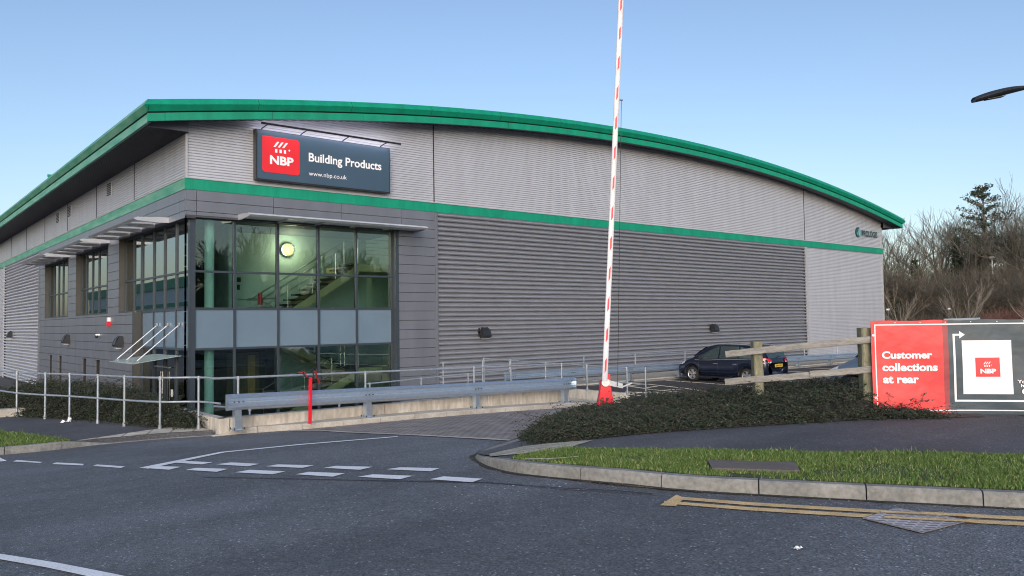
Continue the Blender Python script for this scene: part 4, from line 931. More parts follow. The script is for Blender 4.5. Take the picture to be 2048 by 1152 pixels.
# ================================================================== BANNER
bn = thing('banner', 'red and dark blue fabric banner on the fence, reading Customer collections at rear', 'banner', (4.07, -19.79, .12))
A = Vector((4.06, -19.86, .115)); BU = Vector((1.38, -1.66, 0)).normalized(); BV = Vector((0, 0, 1)); BN = BU.cross(BV)
BW = 5.4; BH = 1.425
def wv(a, z): return .012*math.sin(a*2.3+1)+.010*math.sin(z*5+a*3.1)*(1-z/BH*.6)
def bgrid(name, a0, a1, z0, z1, off, mt, parent=bn, st_=.06):
    na = max(1, int((a1-a0)/st_)); nz_ = max(1, int((z1-z0)/st_))
    rows = [[A+BU*(a0+(a1-a0)*i/na)+BV*(z0+(z1-z0)*j/nz_+(.006*math.sin(a0*9+i*.5) if (z1 > BH-.01 and j == nz_) else 0))+BN*(wv(a0+(a1-a0)*i/na, z0+(z1-z0)*j/nz_)+off) for i in range(na+1)] for j in range(nz_+1)]
    return MB().grid(rows).build(name, mt, parent, smooth=True)
RX = 1.10
bgrid('red_panel', 0, RX-.075, 0, BH, 0, M['ban_red']); bgrid('fade_strip', RX-.075, RX, 0, BH, 0, M['ban_mix']); bgrid('dark_panel', RX, BW, 0, BH, 0, M['ban_dark'])
bgrid('banner_back', 0, BW, 0, BH, -.012, M['black'])
def bline(name, a0, a1, z0, z1, mt=M['white']): return bgrid(name, a0, a1, z0, z1, .004, mt)
bline('border_line', .05, BW-.1, 1.355, 1.372); bline('border_line', .05, .066, .055, 1.355); bline('border_line', .066, BW-.1, .052, .068)
bline('arrow_line', 1.165, 1.195, .19, 1.215); bline('arrow_line', 1.195, 2.145, .19, .218); bline('arrow_line', 1.195, 1.26, 1.187, 1.215); bline('arrow_line', 2.117, 2.145, .218, .31)
def bflat(name, polys, off, mt, parent=bn):
    m = MB()
    for P in polys:
        m.add([A+BU*a+BV*c+BN*(wv(a, c)+off) for a, c in P], [tuple(range(len(P)))])
    return m.build(name, mt, parent)
bflat('arrow_head', [[(1.26, 1.145), (1.338, 1.201), (1.26, 1.257)]], .006, M['white'])
bline('white_square', 1.29, 1.975, .304, 1.113)
bgrid('logo_square', 1.468, 1.806, .564, .853, .008, M['red'])
bflat('logo_emblem', roof_logo(1.575, .715, .125), .013, M['white'])
def blet(name, body, a, z, w_, h_, bold, parent=bn):
    vs, fs = text_geo(body, bold); xs_ = [p[0] for p in vs]; ys_ = [p[1] for p in vs]; x0, x1, y0, y1 = min(xs_), max(xs_), min(ys_), max(ys_)
    P = [(a+(p[0]-x0)/(x1-x0)*w_, z+(p[1]-y0)/(y1-y0)*h_) for p in vs]
    return MB().add([A+BU*p+BV*q+BN*(wv(p, q)+.013) for p, q in P], fs).build(name, M['white'], parent)
blet('logo_lettering', 'NBP', 1.53, .615, .218, .07, .05)
blet('lettering', 'Customer', .145, .843, .72, .115, .04)
blet('lettering', 'collections', .145, .652, .79, .122, .04)
blet('lettering', 'at rear', .15, .467, .515, .113, .04)
blet('lettering', 'You are', 2.03, .468, .30, .05, .03); blet('lettering', 'here', 2.075, .41, .17, .045, .03)
bflat('location_dot', [[(2.131+.045*math.cos(R(k)), .345+.045*math.sin(R(k))) for k in range(0, 360, 20)]], .012, M['white'])
m = MB()
for a, z in ((.03, BH-.22), (.035, .25)): m.tube([A+BU*a+BV*z+BN*(wv(a, z)-.0), A+BU*a+BV*z+BN*(wv(a, z)+.012)], .018, 12)
for k in range(9):
    a = .35+.36*k; m.tube([A+BU*a+BV*(BH-.03)+BN*wv(a, BH), A+BU*a+BV*(BH-.03)+BN*(wv(a, BH)+.006)], .007, 8)
m.build('eyelet', M['white'], bn)
# frame posts and rails behind the banner
m = MB()
for a in (.12, 1.95, 3.8, 5.3): m.obox(A+BU*a-BN*.06+Vector((0, 0, -.3)), BU*.09, -BN*.09, (0, 0, BH+.25))
for z in (.4, 1.15): m.obox(A+BU*.12-BN*.035+Vector((0, 0, z)), BU*5.2, -BN*.025, (0, 0, .09))
m.build('backing_frame', M['wood_green'], bn)
rel(None, bn)

# ================================================================== STREET LAMP AND FAR POLE
sl = thing('street_lamp', 'slim dark street lamp whose flat head reaches in from the right edge', 'street lamp', (12.62, -19.86, -.6))
m = MB(); m.tube([(12.62, -19.86, -.8), (12.62, -19.86, 6.55)], [.09, .06], 14); m.build('lamp_post', M['black'], sl)
hd = (Vector((12.38, -19.64, 6.69))-Vector((11.43, -18.83, 6.48))); P0 = Vector((11.40, -18.81, 6.465)); hu = hd.normalized(); hs = hu.cross(Vector((0, 0, 1))).normalized(); hv = hs.cross(hu)
rows = []
for i in range(15):
    t_ = i/14; wd = .19*math.sin(math.pi*min(1, .12+t_*.62))**.6*(1-.55*S((t_-.6)/.4)); th = .19*math.sin(math.pi*min(1, .13+t_*.72))**.6*(1-.35*t_); z0 = .07*math.sin(t_*math.pi*.62)
    p = P0+hd*1.02*t_+hv*z0; rows.append([p+hs*wd*math.cos(R(k*30))+hv*th*(math.sin(R(k*30))*(.62 if k <= 6 else .40)) for k in range(13)])
m = MB().grid(rows); m.f.append(tuple(range(12))); m.build('lamp_head', M['black'], sl, smooth=True)
e0 = P0+hd*1.0+hv*.07
m = MB(); m.tube([e0-hu*.1, e0+hu*.1, Vector((12.62, -19.86, 6.62))], .035, 10); m.build('lamp_arm', M['black'], sl)
m = MB(); m.obox(P0+hd*.22-hs*.09-hv*.035, hu*.4, hs*.18, hv*.01); m.build('lens', pm('dark_lens', (.05, .05, .05), .2), sl)
rel(None, sl)
fp = thing('lamp_column', 'thin pale lamp column standing alone before the bare trees', 'street lamp', (69.3, 1.0, -1.05))
m = MB(); m.tube([(69.3, 1.0, -1.05), (69.3, 1, 6.7)], [.10, .06], 10); m.build('lamp_post', M['flash'], fp)
m = MB(); m.box((69.0, .8, 6.68), (69.6, 1.1, 6.8)); m.build('lamp_head', M['flash'], fp); rel(None, fp)
cb = thing('trough', 'pale metal trolley rail just visible over the top of the dark banner', 'rail', (33.5, -9.2, 0))
m = MB(); m.bar((34.1, -8.9, 1.42), (35.6, -10.0, 1.45), .1, .10); m.build('top_rail', M['galv'], cb)
m = MB(); [m.bar((x, y, -1.1), (x, y, 1.4), .08, .08) for x, y in ((34.15, -8.94), (35.5, -9.95))]; m.build('leg', M['galv'], cb); rel(None, cb)
for p_, lb_ in (((52, 2.2), 'tiny white sign on a stick left of centre before the far bank'), ((56.5, -.3), 'tiny white sign on a stick right of centre before the far bank')):
    t = thing('small_sign', lb_, 'sign', (p_[0], p_[1], -1), 0)
    MB().box((-.02, -.02, 0), (.02, .02, 3.1)).build('post', M['galv'], t); MB().obox((-.1, .1, 3.1), (.16, -.2, 0), (.02, .02, 0), (0, 0, .13)).build('sign_plate', M['white'], t)

# ================================================================== CARS
def make_car(paint, label, plate_text=None):
    t = thing('parked_car', label, 'car', (0, 0, 0), 0, 'cars parked in the car park')
    # local: x forward (nose at +2.26), y left(+), z up.  stations: x, half width, sill z, belt z, roof z, roof half width
    ST = [(-2.26, .70, .42, .86, .88, .60), (-2.22, .80, .34, .95, 1.02, .66), (-2.10, .86, .30, 1.02, 1.28, .62), (-1.92, .885, .27, 1.03, 1.46, .62), (-1.6, .90, .24, 1.02, 1.545, .63), (-1.1, .905, .23, 1.00, 1.585, .64),
          (-.5, .905, .22, .98, 1.60, .65), (0, .905, .22, .96, 1.60, .65), (.4, .905, .22, .94, 1.575, .64), (.8, .905, .22, .93, 1.47, .62), (1.15, .90, .23, .93, 1.27, .62), (1.45, .895, .24, .92, 1.06, .66),
          (1.75, .88, .25, .84, .93, .66), (2.0, .84, .27, .74, .82, .62), (2.17, .76, .30, .62, .68, .56), (2.25, .64, .36, .50, .54, .48)]
    def section(s_):
        x, hw, zs, zb, zr, rw_ = s_
        half = [(0, zs+.0), (hw*.75, zs), (hw*.96, zs+.06), (hw, zs+(zb-zs)*.45), (hw*.985, zb-.06), (hw*.955, zb), (rw_+(hw*.955-rw_)*.42, zb+(zr-zb)*.58), (rw_+.02, zr-.05), (rw_*.86, zr-.008), (rw_*.4, zr+.012), (0, zr+.016)]
        return [(x, y, z) for y, z in half]+[(x, -y, z) for y, z in half[-2:0:-1]]
    # subdivide the stations smoothly
    SS = smooth_line(ST, 3); rows = [section(s_)+[section(s_)[0]] for s_ in SS]
    # wheel arches: pull side points near wheels up
    for r in rows:
        for i, (x, y, z) in enumerate(r):
            for wx in (1.36, -1.36):
                dd = abs(x-wx)
                if dd < .37 and abs(y) > .5 and z < .33+math.sqrt(max(0, .37**2-dd**2)): r[i] = (x, y, .33+math.sqrt(.37**2-dd**2))
    m = MB().grid(rows); n_ = 20; m.f.append(tuple(range(n_))); e = (len(rows)-1)*21; m.f.append(tuple(range(e, e+n_))[::-1])
    body = m.build('body', paint, t, smooth=True)
    # windows following the greenhouse, slightly proud
    def side_pt(x, f, sgn, off=.012):
        k = 0
        for i in range(len(SS)-1):
            if SS[i][0] <= x <= SS[i+1][0]: k = i
        a, b_ = SS[k], SS[k+1]; t_ = (x-a[0])/(b_[0]-a[0]); s_ = [a[j]+(b_[j]-a[j])*t_ for j in range(6)]
        _, hw, zs, zb, zr, rw_ = s_; P = [(hw*.955, zb), (rw_+(hw*.955-rw_)*.42, zb+(zr-zb)*.58), (rw_+.02, zr-.05)]
        if f < .58: u = f/.58; y = P[0][0]+(P[1][0]-P[0][0])*u; z = P[0][1]+(P[1][1]-P[0][1])*u
        else: u = (f-.58)/.42; y = P[1][0]+(P[2][0]-P[1][0])*u; z = P[1][1]+(P[2][1]-P[1][1])*u
        return (x, sgn*(y+off), z+off*.3)
    for sg_ in (1, -1):
        for a, b_, fa, fb in ((.02, 1.02, .94, .38), (-.93, -.04, .94, .94), (-1.75, -1.0, .66, .92)):
            m = MB(); n = 8
            m.grid([[side_pt(a+(b_-a)*i/n, .06+(fa+(fb-fa)*((i/n) if a > 0 else i/n)-.06)*j/4, sg_) for j in range(5)] for i in range(n+1)]); m.build('side_window', M['carglass'], t, smooth=True)
        m = MB(); m.tube([side_pt(x, .0, sg_, .016) for x in [-1.8+.2*i for i in range(16)]], .012, 6); m.build('chrome_strip', M['chrome'], t)
        m = MB(); m.tube([side_pt(-1.75+.22*i, 1, sg_, -.02)[:2]+(side_pt(-1.75+.22*i, 1, sg_)[2]+.065,) for i in range(11)], .016, 6); m.build('roof_rail', M['alu'], t)
        for hx in (.12, -.82): m = MB(); m.tube([(hx-.11, sg_*.905, .80), (hx-.09, sg_*.935, .80), (hx+.09, sg_*.935, .80), (hx+.11, sg_*.905, .80)], .014, 6); m.build('door_handle', M['chrome'], t)
        m = MB()
        for dx in (.98, -.0, -.98): m.tube([(dx, sg_*.908, .34), (dx, sg_*.909, .62), (dx, sg_*.89, .93)], .0045, 4)
        m.tube([(.98, sg_*.908, .34), (-.85, sg_*.908, .34)], .0045, 4); m.build('door_gap', M['black'], t)
        m = MB(); m.grid([[(1.02, sg_*.90, 1.0), (1.02, sg_*.90, 1.12)], [(1.0, sg_*1.02, .99), (.98, sg_*1.02, 1.15)], [(.86, sg_*1.03, .99), (.86, sg_*1.03, 1.14)], [(.84, sg_*.9, 1.0), (.84, sg_*.9, 1.12)]]); m.add([(1.02, sg_*.9, 1.12), (.98, sg_*1.02, 1.15), (.86, sg_*1.03, 1.14), (.84, sg_*.9, 1.12)], [(0, 1, 2, 3)]); m.build('wing_mirror', paint, t)
        m = MB(); m.grid([[(-2.27, sg_*.46, .93), (-2.27, sg_*.46, .99)], [(-2.265, sg_*.62, .88), (-2.255, sg_*.62, 1.05)], [(-2.19, sg_*.82, .86), (-2.16, sg_*.80, 1.07)], [(-1.98, sg_*.90, .90), (-1.96, sg_*.885, 1.05)], [(-1.72, sg_*.915, .96), (-1.72, sg_*.91, 1.0)]])
        lo_ = m.build('tail_lamp', M['lampred'], t, smooth=True)
        m = MB(); m.grid([[(-2.28, sg_*.5, .89), (-2.28, sg_*.5, .93)], [(-2.24, sg_*.76, .85), (-2.235, sg_*.76, .91)]]); m.build('reversing_lens', M['lampwhite'], lo_)
        m = MB(); m.grid([[(2.18, sg_*.62, .64), (2.12, sg_*.62, .72)], [(2.06, sg_*.80, .66), (1.98, sg_*.80, .78)], [(1.72, sg_*.905, .80), (1.68, sg_*.90, .88)]]); m.build('headlight', M['lampwhite'], t, smooth=True)
    for wx in (1.36, -1.36):
        for sg_ in (1, -1):
            m = MB(); rows = []
            for k in range(33):
                a = 2*math.pi*k/32; rows.append([(wx+r_*math.cos(a), sg_*y, .325+r_*math.sin(a)) for r_, y in ((.22, .66), (.305, .66), (.325, .69), (.325, .85), (.305, .88), (.225, .885))])
            m.grid(rows); ty = m.build('wheel', M['tyre'], t, smooth=True)
            m = MB(); m.tube([(wx, sg_*.80, .325), (wx, sg_*.81, .325)], .225, 24); m.build('arch_shadow', M['black'], ty)
            m = MB()
            for k in range(5):
                a = R(90+72*k); u = Vector((math.cos(a), 0, math.sin(a))); v = Vector((-math.sin(a), 0, math.cos(a))); c = Vector((wx, sg_*.845, .325))
                m.add([c+v*.035, c-v*.035, c+u*.215-v*.065, c+u*.215+v*.065]+[q+Vector((0, -sg_*.03, 0)) for q in (c+v*.035, c-v*.035, c+u*.215-v*.065, c+u*.215+v*.065)], [(0, 1, 2, 3), (4, 7, 6, 5), (0, 4, 5, 1), (1, 5, 6, 2), (2, 6, 7, 3), (3, 7, 4, 0)])
            rr = []
            for k in range(33):
                a = 2*math.pi*k/32; rr.append([(wx+r_*math.cos(a), sg_*y, .325+r_*math.sin(a)) for r_, y in ((.20, .85), (.225, .87), (.23, .82))])
            m.grid(rr); m.tube([(wx, sg_*.83, .325), (wx, sg_*.865, .325)], .04, 12); m.build('rim', M['alloy'], ty)
            m = MB(); rr = []
            for k in range(17):
                a = math.pi*k/16; rr.append([(wx+r_*math.cos(a), sg_*y, .33+r_*math.sin(a)) for r_, y in ((.345, .80), (.362, .905), (.385, .913))])
            m.grid(rr); m.build('wheel_arch', M['black'], t, smooth=True)
    m = MB().box((-2.0, -.8, .2), (1.95, .8, .3)); m.build('underbody', M['black'], t)
    # rear window, windscreen, plate, bumper
    def row(x, z, hw): return [(x, y*hw, z) for y in (-1, -.6, -.2, .2, .6, 1)]
    MB().grid([row(-2.235, 1.05, .62), row(-2.16, 1.2, .64), row(-2.03, 1.38, .60)]).build('rear_window', M['carglass'], t, smooth=True)
    MB().grid([row(1.44, 1.075, .63), row(1.16, 1.285, .60), row(.83, 1.475, .57)]).build('windscreen', M['carglass'], t, smooth=True)
    MB().box((-2.3, -.27, .70), (-2.285, .27, .82)).build('number_plate', M['plate'], t)
    lettering('plate_lettering', 'RE64 OBY', (-2.302, .22, .725), (0, -1, 0), (0, 0, 1), .44, .07, M['black'], t, .02, .003)
    MB().box((-2.29, -.42, .885), (-2.275, .42, .905)).build('chrome_strip', M['chrome'], t)
    MB().box((-2.275, -.6, .30), (-2.2, .6, .42)).build('rear_bumper', M['black'], t, bevel=.02)
    MB().bar((-2.25, .1, 1.10), (-2.22, -.25, 1.13), .02, .02).build('wiper', M['black'], t)
    MB().tube([(-1.75, -.1, 1.53), (-1.95, -.1, 1.66)], .008, 6).build('aerial', M['black'], t)
    return t
car = make_car(M['paint_blue'], 'dark blue estate car parked nose towards the warehouse behind the timber fence')
car.location = (20.8, -5.55, -1.05); car.rotation_euler = (0, 0, R(90))
c2 = make_car(M['paint_silver'], 'silver blue car mostly hidden behind the fence post and banner')
c2.location = (12.4, -17.25, -.62); c2.rotation_euler = (0, 0, R(90)); c2.scale = (1.1, 1.1, 1.12)

# ================================================================== HEDGES, GRASS
rng = np.random.default_rng(11)
def fbm2(x, y, seed=0):
    r = np.random.default_rng(seed); v = np.zeros_like(x)
    for k in range(7):
        f = .8*1.55**k; a = 1/1.45**k; th = r.uniform(0, 6.28); ph = r.uniform(0, 6.28, 2)
        v += a*np.sin(f*(x*math.cos(th)+y*math.sin(th))+ph[0])*np.sin(f*(-x*math.sin(th)+y*math.cos(th))*1.1+ph[1])
    return v/2.2
def edge_dist(poly, x, y):
    d = np.full(x.shape, 1e9)
    for i in range(len(poly)):
        ax, ay = poly[i]; bx, by = poly[(i+1) % len(poly)]; dx, dy = bx-ax, by-ay; t = np.clip(((x-ax)*dx+(y-ay)*dy)/(dx*dx+dy*dy), 0, 1)
        d = np.minimum(d, np.hypot(x-ax-t*dx, y-ay-t*dy))
    return d
def in_poly(poly, x, y):
    c = np.zeros(x.shape, bool); n = len(poly)
    for i in range(n):
        x1, y1 = poly[i]; x2, y2 = poly[(i+1) % n]
        if y1 == y2: continue
        c ^= ((y1 > y) != (y2 > y)) & (x < (x2-x1)*(y-y1)/(y2-y1)+x1)
    return c
def sample(poly, n, seed=3):
    r = np.random.default_rng(seed); xs_ = [p[0] for p in poly]; ys_ = [p[1] for p in poly]; X = []; Y = []; tot = 0
    while tot < n:
        x = r.uniform(min(xs_), max(xs_), n*2); y = r.uniform(min(ys_), max(ys_), n*2); k = in_poly(poly, x, y); X.append(x[k]); Y.append(y[k]); tot += k.sum()
    return np.concatenate(X)[:n], np.concatenate(Y)[:n]
def hedge(label, cat, poly, zf, H, ntw, leaf, seed, spray=.34, group=None):
    r = np.random.default_rng(seed); t = thing('hedge', label, cat, (poly[0][0], poly[0][1], zf(*poly[0])), 0, group)
    top = lambda x, y: H(x, y)*np.clip(edge_dist(poly, x, y)/.42, 0, 1)**.55*(1+.20*fbm2(x*1.8, y*1.8, seed))
    vz = np.vectorize(zf, otypes=[float])
    # brown inner mass
    xs_ = [p[0] for p in poly]; ys_ = [p[1] for p in poly]
    gx = np.arange(min(xs_), max(xs_), .14); gy = np.arange(min(ys_), max(ys_), .14); GX, GY = np.meshgrid(gx, gy); ins = in_poly(poly, GX, GY)
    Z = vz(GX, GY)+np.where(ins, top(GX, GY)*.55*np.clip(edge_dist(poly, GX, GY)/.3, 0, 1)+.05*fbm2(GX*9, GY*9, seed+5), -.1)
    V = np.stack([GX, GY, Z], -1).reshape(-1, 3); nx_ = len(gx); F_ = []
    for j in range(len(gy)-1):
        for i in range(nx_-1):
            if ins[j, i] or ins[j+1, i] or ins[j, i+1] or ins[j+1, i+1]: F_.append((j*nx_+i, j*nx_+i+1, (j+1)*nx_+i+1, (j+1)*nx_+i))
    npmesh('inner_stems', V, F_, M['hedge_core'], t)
    # arching sprays carrying two rows of small leaves
    x, y = sample(poly, ntw, seed); h = top(x, y); g = vz(x, y); ed = edge_dist(poly, x, y)
    az = r.uniform(0, 2*np.pi, ntw); ln = spray*r.uniform(.55, 1.35, ntw); z0 = g+h*r.uniform(.12, .95, ntw); el = r.uniform(.1, .95, ntw)
    wild = r.random(ntw) < .02; ln = np.where(wild, ln*1.9, ln); z0 = np.where(wild, g+h*.85, z0); el = np.where(wild, r.uniform(.8, 1.35, ntw), el)
    K = 11; tt = np.linspace(0, 1, K)[None, :]
    px = x[:, None]+np.cos(az)[:, None]*ln[:, None]*tt; py = y[:, None]+np.sin(az)[:, None]*ln[:, None]*tt
    pz = z0[:, None]+ln[:, None]*(np.sin(el)[:, None]*tt-.55*tt**2)+.015*r.standard_normal((ntw, K))
    P = np.stack([px, py, pz], -1)
    # leaves
    nl = K*2; d = P[:, -1]-P[:, 0]; d /= np.linalg.norm(d, axis=1)[:, None]; side = np.cross(d, [0, 0, 1.]); side /= np.linalg.norm(side, axis=1)[:, None]+1e-9
    C_ = np.repeat(P[:, :, None, :], 2, 2); sgn = np.array([1, -1])[None, None, :, None]
    dirv = side[:, None, None, :]*sgn+d[:, None, None, :]*.5+r.standard_normal(C_.shape)*.45; dirv /= np.linalg.norm(dirv, axis=-1, keepdims=True)
    wv_ = np.cross(dirv, r.standard_normal(C_.shape)); wv_ /= np.linalg.norm(wv_, axis=-1, keepdims=True)
    sz = leaf*r.uniform(.6, 1.3, C_.shape[:3])[..., None]
    a = C_; b_ = C_+dirv*sz*.5+wv_*sz*.32; c = C_+dirv*sz; e = C_+dirv*sz*.5-wv_*sz*.32
    V = np.stack([a, b_, c, e], -2).reshape(-1, 3); n = len(V)//4; F_ = np.arange(4*n).reshape(n, 4)
    npmesh('leaves', V, F_, M['hedge'], t)
    # thin twigs
    sel = (r.random(ntw) < .6) | wild; Q = P[sel][:, ::2]; m_, k_ = Q.shape[:2]; up = np.array([0, 0, .0028]); sd_ = side[sel][:, None, :]*.0028
    V = np.concatenate([Q+up, Q+sd_-up*.5, Q-sd_-up*.5], 1).reshape(m_, 3, k_, 3); idx = np.arange(m_*3*k_).reshape(m_, 3, k_); F_ = []
    for s_ in range(3):
        A_ = idx[:, s_, :-1]; B_ = idx[:, (s_+1) % 3, :-1]; C2 = idx[:, (s_+1) % 3, 1:]; D_ = idx[:, s_, 1:]; F_.append(np.stack([A_, B_, C2, D_], -1).reshape(-1, 4))
    npmesh('twigs', V.reshape(-1, 3), np.concatenate(F_), M['hedge_twig'], t)
    rel(None, t); return t
HR = [(-.66, -17.42), (-.13, -17.95), (.51, -18.33), (1.81, -19.1), (3.33, -20.12), (3.85, -20.6), (4.2, -20.9), (4.35, -20.75), (4.25, -20.2), (5.2, -19.3), (7.2, -18.0), (6.6, -15.6), (4.9, -14.5), (2.7, -14.35), (1.2, -15.4), (-.15, -16.55)]
def HH(x, y):
    d = np.hypot(x-4.4, y+20.9); back = np.clip((x*.54+y*.84+17.4)/1.5, 0, 1)
    return (.165+.31*np.clip((x-2.2)/2.1, 0, 1)+.04*back)*np.where((x > 3.3) & (y < -19.9), .30, 1)
hedge('wide dark low hedge between footpath and car park, in front of the fence', 'hedge', HR, lambda x, y: upoff(x, y), HH, 13000, .030, 21, .24)
HL = [(-2.62, -8.9), (-2.98, -8.15), (-3.36, -7.0), (-3.66, -6.0), (-4.08, -4.9), (-4.7, -3.8), (-5.0, -2.4), (-5.3, -.6), (-4.6, 1.2), (-3.2, .6), (-2.7, -2.0), (-2.45, -6), (-2.45, -8.7)]
hedge('dark green hedge behind the curved railing, beside the sunken forecourt', 'hedge', HL, lambda x, y: -.5, lambda x, y: .50+.14*np.clip((x+4.2)/1.2, 0, 1), 9000, .034, 31, .30)
HS = [(-3.9, 2.6), (-1.2, 2.2), (-.6, 7), (-.5, 14), (-1.6, 16), (-3.4, 11)]
hedge('brown twiggy shrubs at the foot of the grey side wall', 'shrubs', HS, lambda x, y: ZF, lambda x, y: .95+.2*np.sin(x*3), 5000, .034, 41, .5)

def turf(name, poly, zf, n, h, seed, holes=()):
    r = np.random.default_rng(seed); x, y = sample(poly, n, seed)
    if n > 100000: kk = ~(in_poly(bare, x, y) & (r.random(n) < .85)); x, y = x[kk], y[kk]; n = len(x)
    k = np.ones(n, bool)
    for q in holes: k &= ~in_poly(q, x, y)
    x, y = x[k], y[k]; n = len(x); patch = fbm2(x*3, y*3, seed)
    k = r.random(n) > np.clip(-patch*1.1-.25, 0, .85); x, y, patch = x[k], y[k], patch[k]; n = len(x)
    z = np.vectorize(zf, otypes=[float])(x, y)
    hh = h*r.uniform(.5, 1.35, n)*(1+.55*patch)*np.where(r.random(n) < .06, 1.7, 1); az = r.uniform(0, 6.283, n); w_ = .0035*r.uniform(.7, 1.4, n); lean = r.uniform(.1, .8, n)*hh; a2 = r.uniform(0, 6.283, n)
    B0 = np.stack([x-np.cos(az)*w_, y-np.sin(az)*w_, z], -1); B1 = np.stack([x+np.cos(az)*w_, y+np.sin(az)*w_, z], -1)
    mx_, my_ = x+np.cos(a2)*lean*.35, y+np.sin(a2)*lean*.35
    M0 = np.stack([mx_-np.cos(az)*w_*.8, my_-np.sin(az)*w_*.8, z+hh*.6], -1); M1 = np.stack([mx_+np.cos(az)*w_*.8, my_+np.sin(az)*w_*.8, z+hh*.6], -1)
    T0 = np.stack([x+np.cos(a2)*lean, y+np.sin(a2)*lean, z+hh*.93], -1); T1 = T0+np.array([.0008, 0, .001])
    V = np.stack([B0, B1, M1, M0, T1, T0], 1).reshape(-1, 3); i = np.arange(n)*6
    F_ = np.concatenate([np.stack([i, i+1, i+2, i+3], -1), np.stack([i+3, i+2, i+4, i+5], -1)])
    o = npmesh(name, V, F_, M['blade']); tag(o, kind='stuff'); return o
bare = [(-.98, -21.62), (-.62, -21.75), (-.30, -22.2), (-.12, -22.62), (-.38, -22.95), (-.72, -22.6), (-.80, -22.2), (-1.12, -21.95)]
bare2 = [(-1.62, -21.1), (-1.3, -21.72), (-1.1, -21.85), (-1.32, -21.85), (-1.68, -21.3)]
cover = [(-1.26, -20.68), (-.70, -21.36), (-1.1, -21.70), (-1.62, -21.0)]
g = turf('grass', [(-2.27, -18.78), (-2.285, -18.95), (-2.25, -19.48), (-2.12, -20.12), (-1.88, -20.95), (-1.43, -21.73), (-.92, -22.57), (-.38, -23.43), (1.2, -25.9), (3.2, -25.4), (1.44, -22.75), (.67, -21.8), (-.34, -20.6), (-.87, -19.61), (-1.36, -18.76), (-1.84, -18.66)], upoff, 120000, .036, 5, [cover, bare2])
g2 = turf('grass', bare, upoff, 900, .03, 15); g2['label'] = 'thin straggly grass over bare soil beside the kerb'; g2['category'] = 'grass'
tag(g, 'bright green grass on the kerbside verge round the concrete cover', 'grass')
g = turf('grass', [(-9, -8.76), (-6.1, -9.0), (-5.3, -9.07), (-4.88, -9.0), (-4.9, -8.8), (-5.3, -7.4), (-5.67, -6.35), (-6.3, -5), (-9, -4)], zl, 45000, .05, 6)
tag(g, 'small green grass verge at the far left beside the footpath', 'grass')
# leaf litter and grit along the kerbs
def scatter(name, pts_f, n, size, mt, seed, label, cat):
    r = np.random.default_rng(seed); P = pts_f(r, n); k = len(P); az = r.uniform(0, 6.283, k); s_ = size*r.uniform(.4, 1.4, k)
    d = np.stack([np.cos(az), np.sin(az), np.zeros(k)], -1)*s_[:, None]; e = np.stack([-np.sin(az), np.cos(az), r.uniform(.05, .5, k)], -1)*s_[:, None]*.45
    V = np.stack([P-d, P-e*.6, P+d, P+e], 1).reshape(-1, 3); V[:, 2] = np.maximum(V[:, 2], np.repeat(P[:, 2], 4)); 
    o = npmesh(name, V, np.arange(4*k).reshape(k, 4), mt); tag(o, label, cat, kind='stuff'); return o
KRd = np.array([tuple(p) for p in resample(smooth_line(KR), .05)])
def along(r, n):
    i = r.integers(20, 170, n); o = np.abs(r.normal(0, .16, n))+.01; d = KRd[np.minimum(i+1, len(KRd)-1)]-KRd[i]; d /= np.linalg.norm(d, axis=1)[:, None]
    x = KRd[i, 0]-(-d[:, 1])*o; y = KRd[i, 1]-d[:, 0]*o; z = np.array([T(a, b_) for a, b_ in zip(x, y)])+.008; return np.stack([x, y, z], -1)
scatter('leaf_litter', along, 420, .011, M['leaf_litter'], 8, 'dry leaf fragments lying in the gutter along the curved kerb', 'leaf litter')
def junction(r, n):
    t_ = r.random(n); x = -3.6+t_*2.6+r.normal(0, .12, n); y = -19.3-t_*2.2+r.normal(0, .18, n); z = np.array([T(a, b_) for a, b_ in zip(x, y)])+.008; return np.stack([x, y, z], -1)
def on_verge(r, n):
    x = r.uniform(-2.2, 3.2, n); y = -21.2-(x+1)*1.45+r.normal(0, .35, n); k = in_poly(GR, x, y); x, y = x[k], y[k]; return np.stack([x, y, np.array([upoff(a, b_) for a, b_ in zip(x, y)])+r.uniform(.01, .05, len(x))], -1)
scatter('leaf_litter', on_verge, 500, .016, M['leaf_litter'], 12, 'dry brown leaves caught in the kerbside grass', 'leaf litter')
scatter('leaf_litter', junction, 110, .012, M['litter'], 9, 'pale grit and paper crumbs scattered on the road at the junction mouth', 'litter')
def hedge_foot(r, n):
    E_ = np.array([(-.66, -17.42), (-.13, -17.95), (.51, -18.33), (1.81, -19.1), (3.33, -20.12), (4.55, -21.25)]); i = r.integers(0, 5, n); t_ = r.random(n)[:, None]
    P = E_[i]*(1-t_)+E_[i+1]*t_+np.stack([-np.abs(r.normal(0, .05, n)), -np.abs(r.normal(0, .06, n))], -1); z = np.array([upoff(a, b_) for a, b_ in P])+.006; return np.concatenate([P, z[:, None]], 1)
scatter('leaf_litter', hedge_foot, 350, .014, M['leaf_litter'], 10, 'dry leaves collected along the footpath edge under the wide hedge', 'leaf litter')
def crumple(label, loc, s_, seed, name='litter'):
    r = random.Random(seed); bm = bmesh.new(); bmesh.ops.create_grid(bm, x_segments=5, y_segments=4, size=s_)
    for v in bm.verts: v.co = Vector((v.co.x*(1+r.uniform(-.25, .25)), v.co.y*.55*(1+r.uniform(-.3, .3)), abs(r.gauss(0, s_*.35))))
    me = bpy.data.meshes.new(name); bm.to_mesh(me); bm.free(); me.materials.append(M['litter']); o = bpy.data.objects.new(name, me); o.location = loc; link(o); tag(o, label, 'litter')
crumple('crumpled white paper scrap alone on the road in front of the kerb', (-3.0, -22.75, .006), .035, 1)
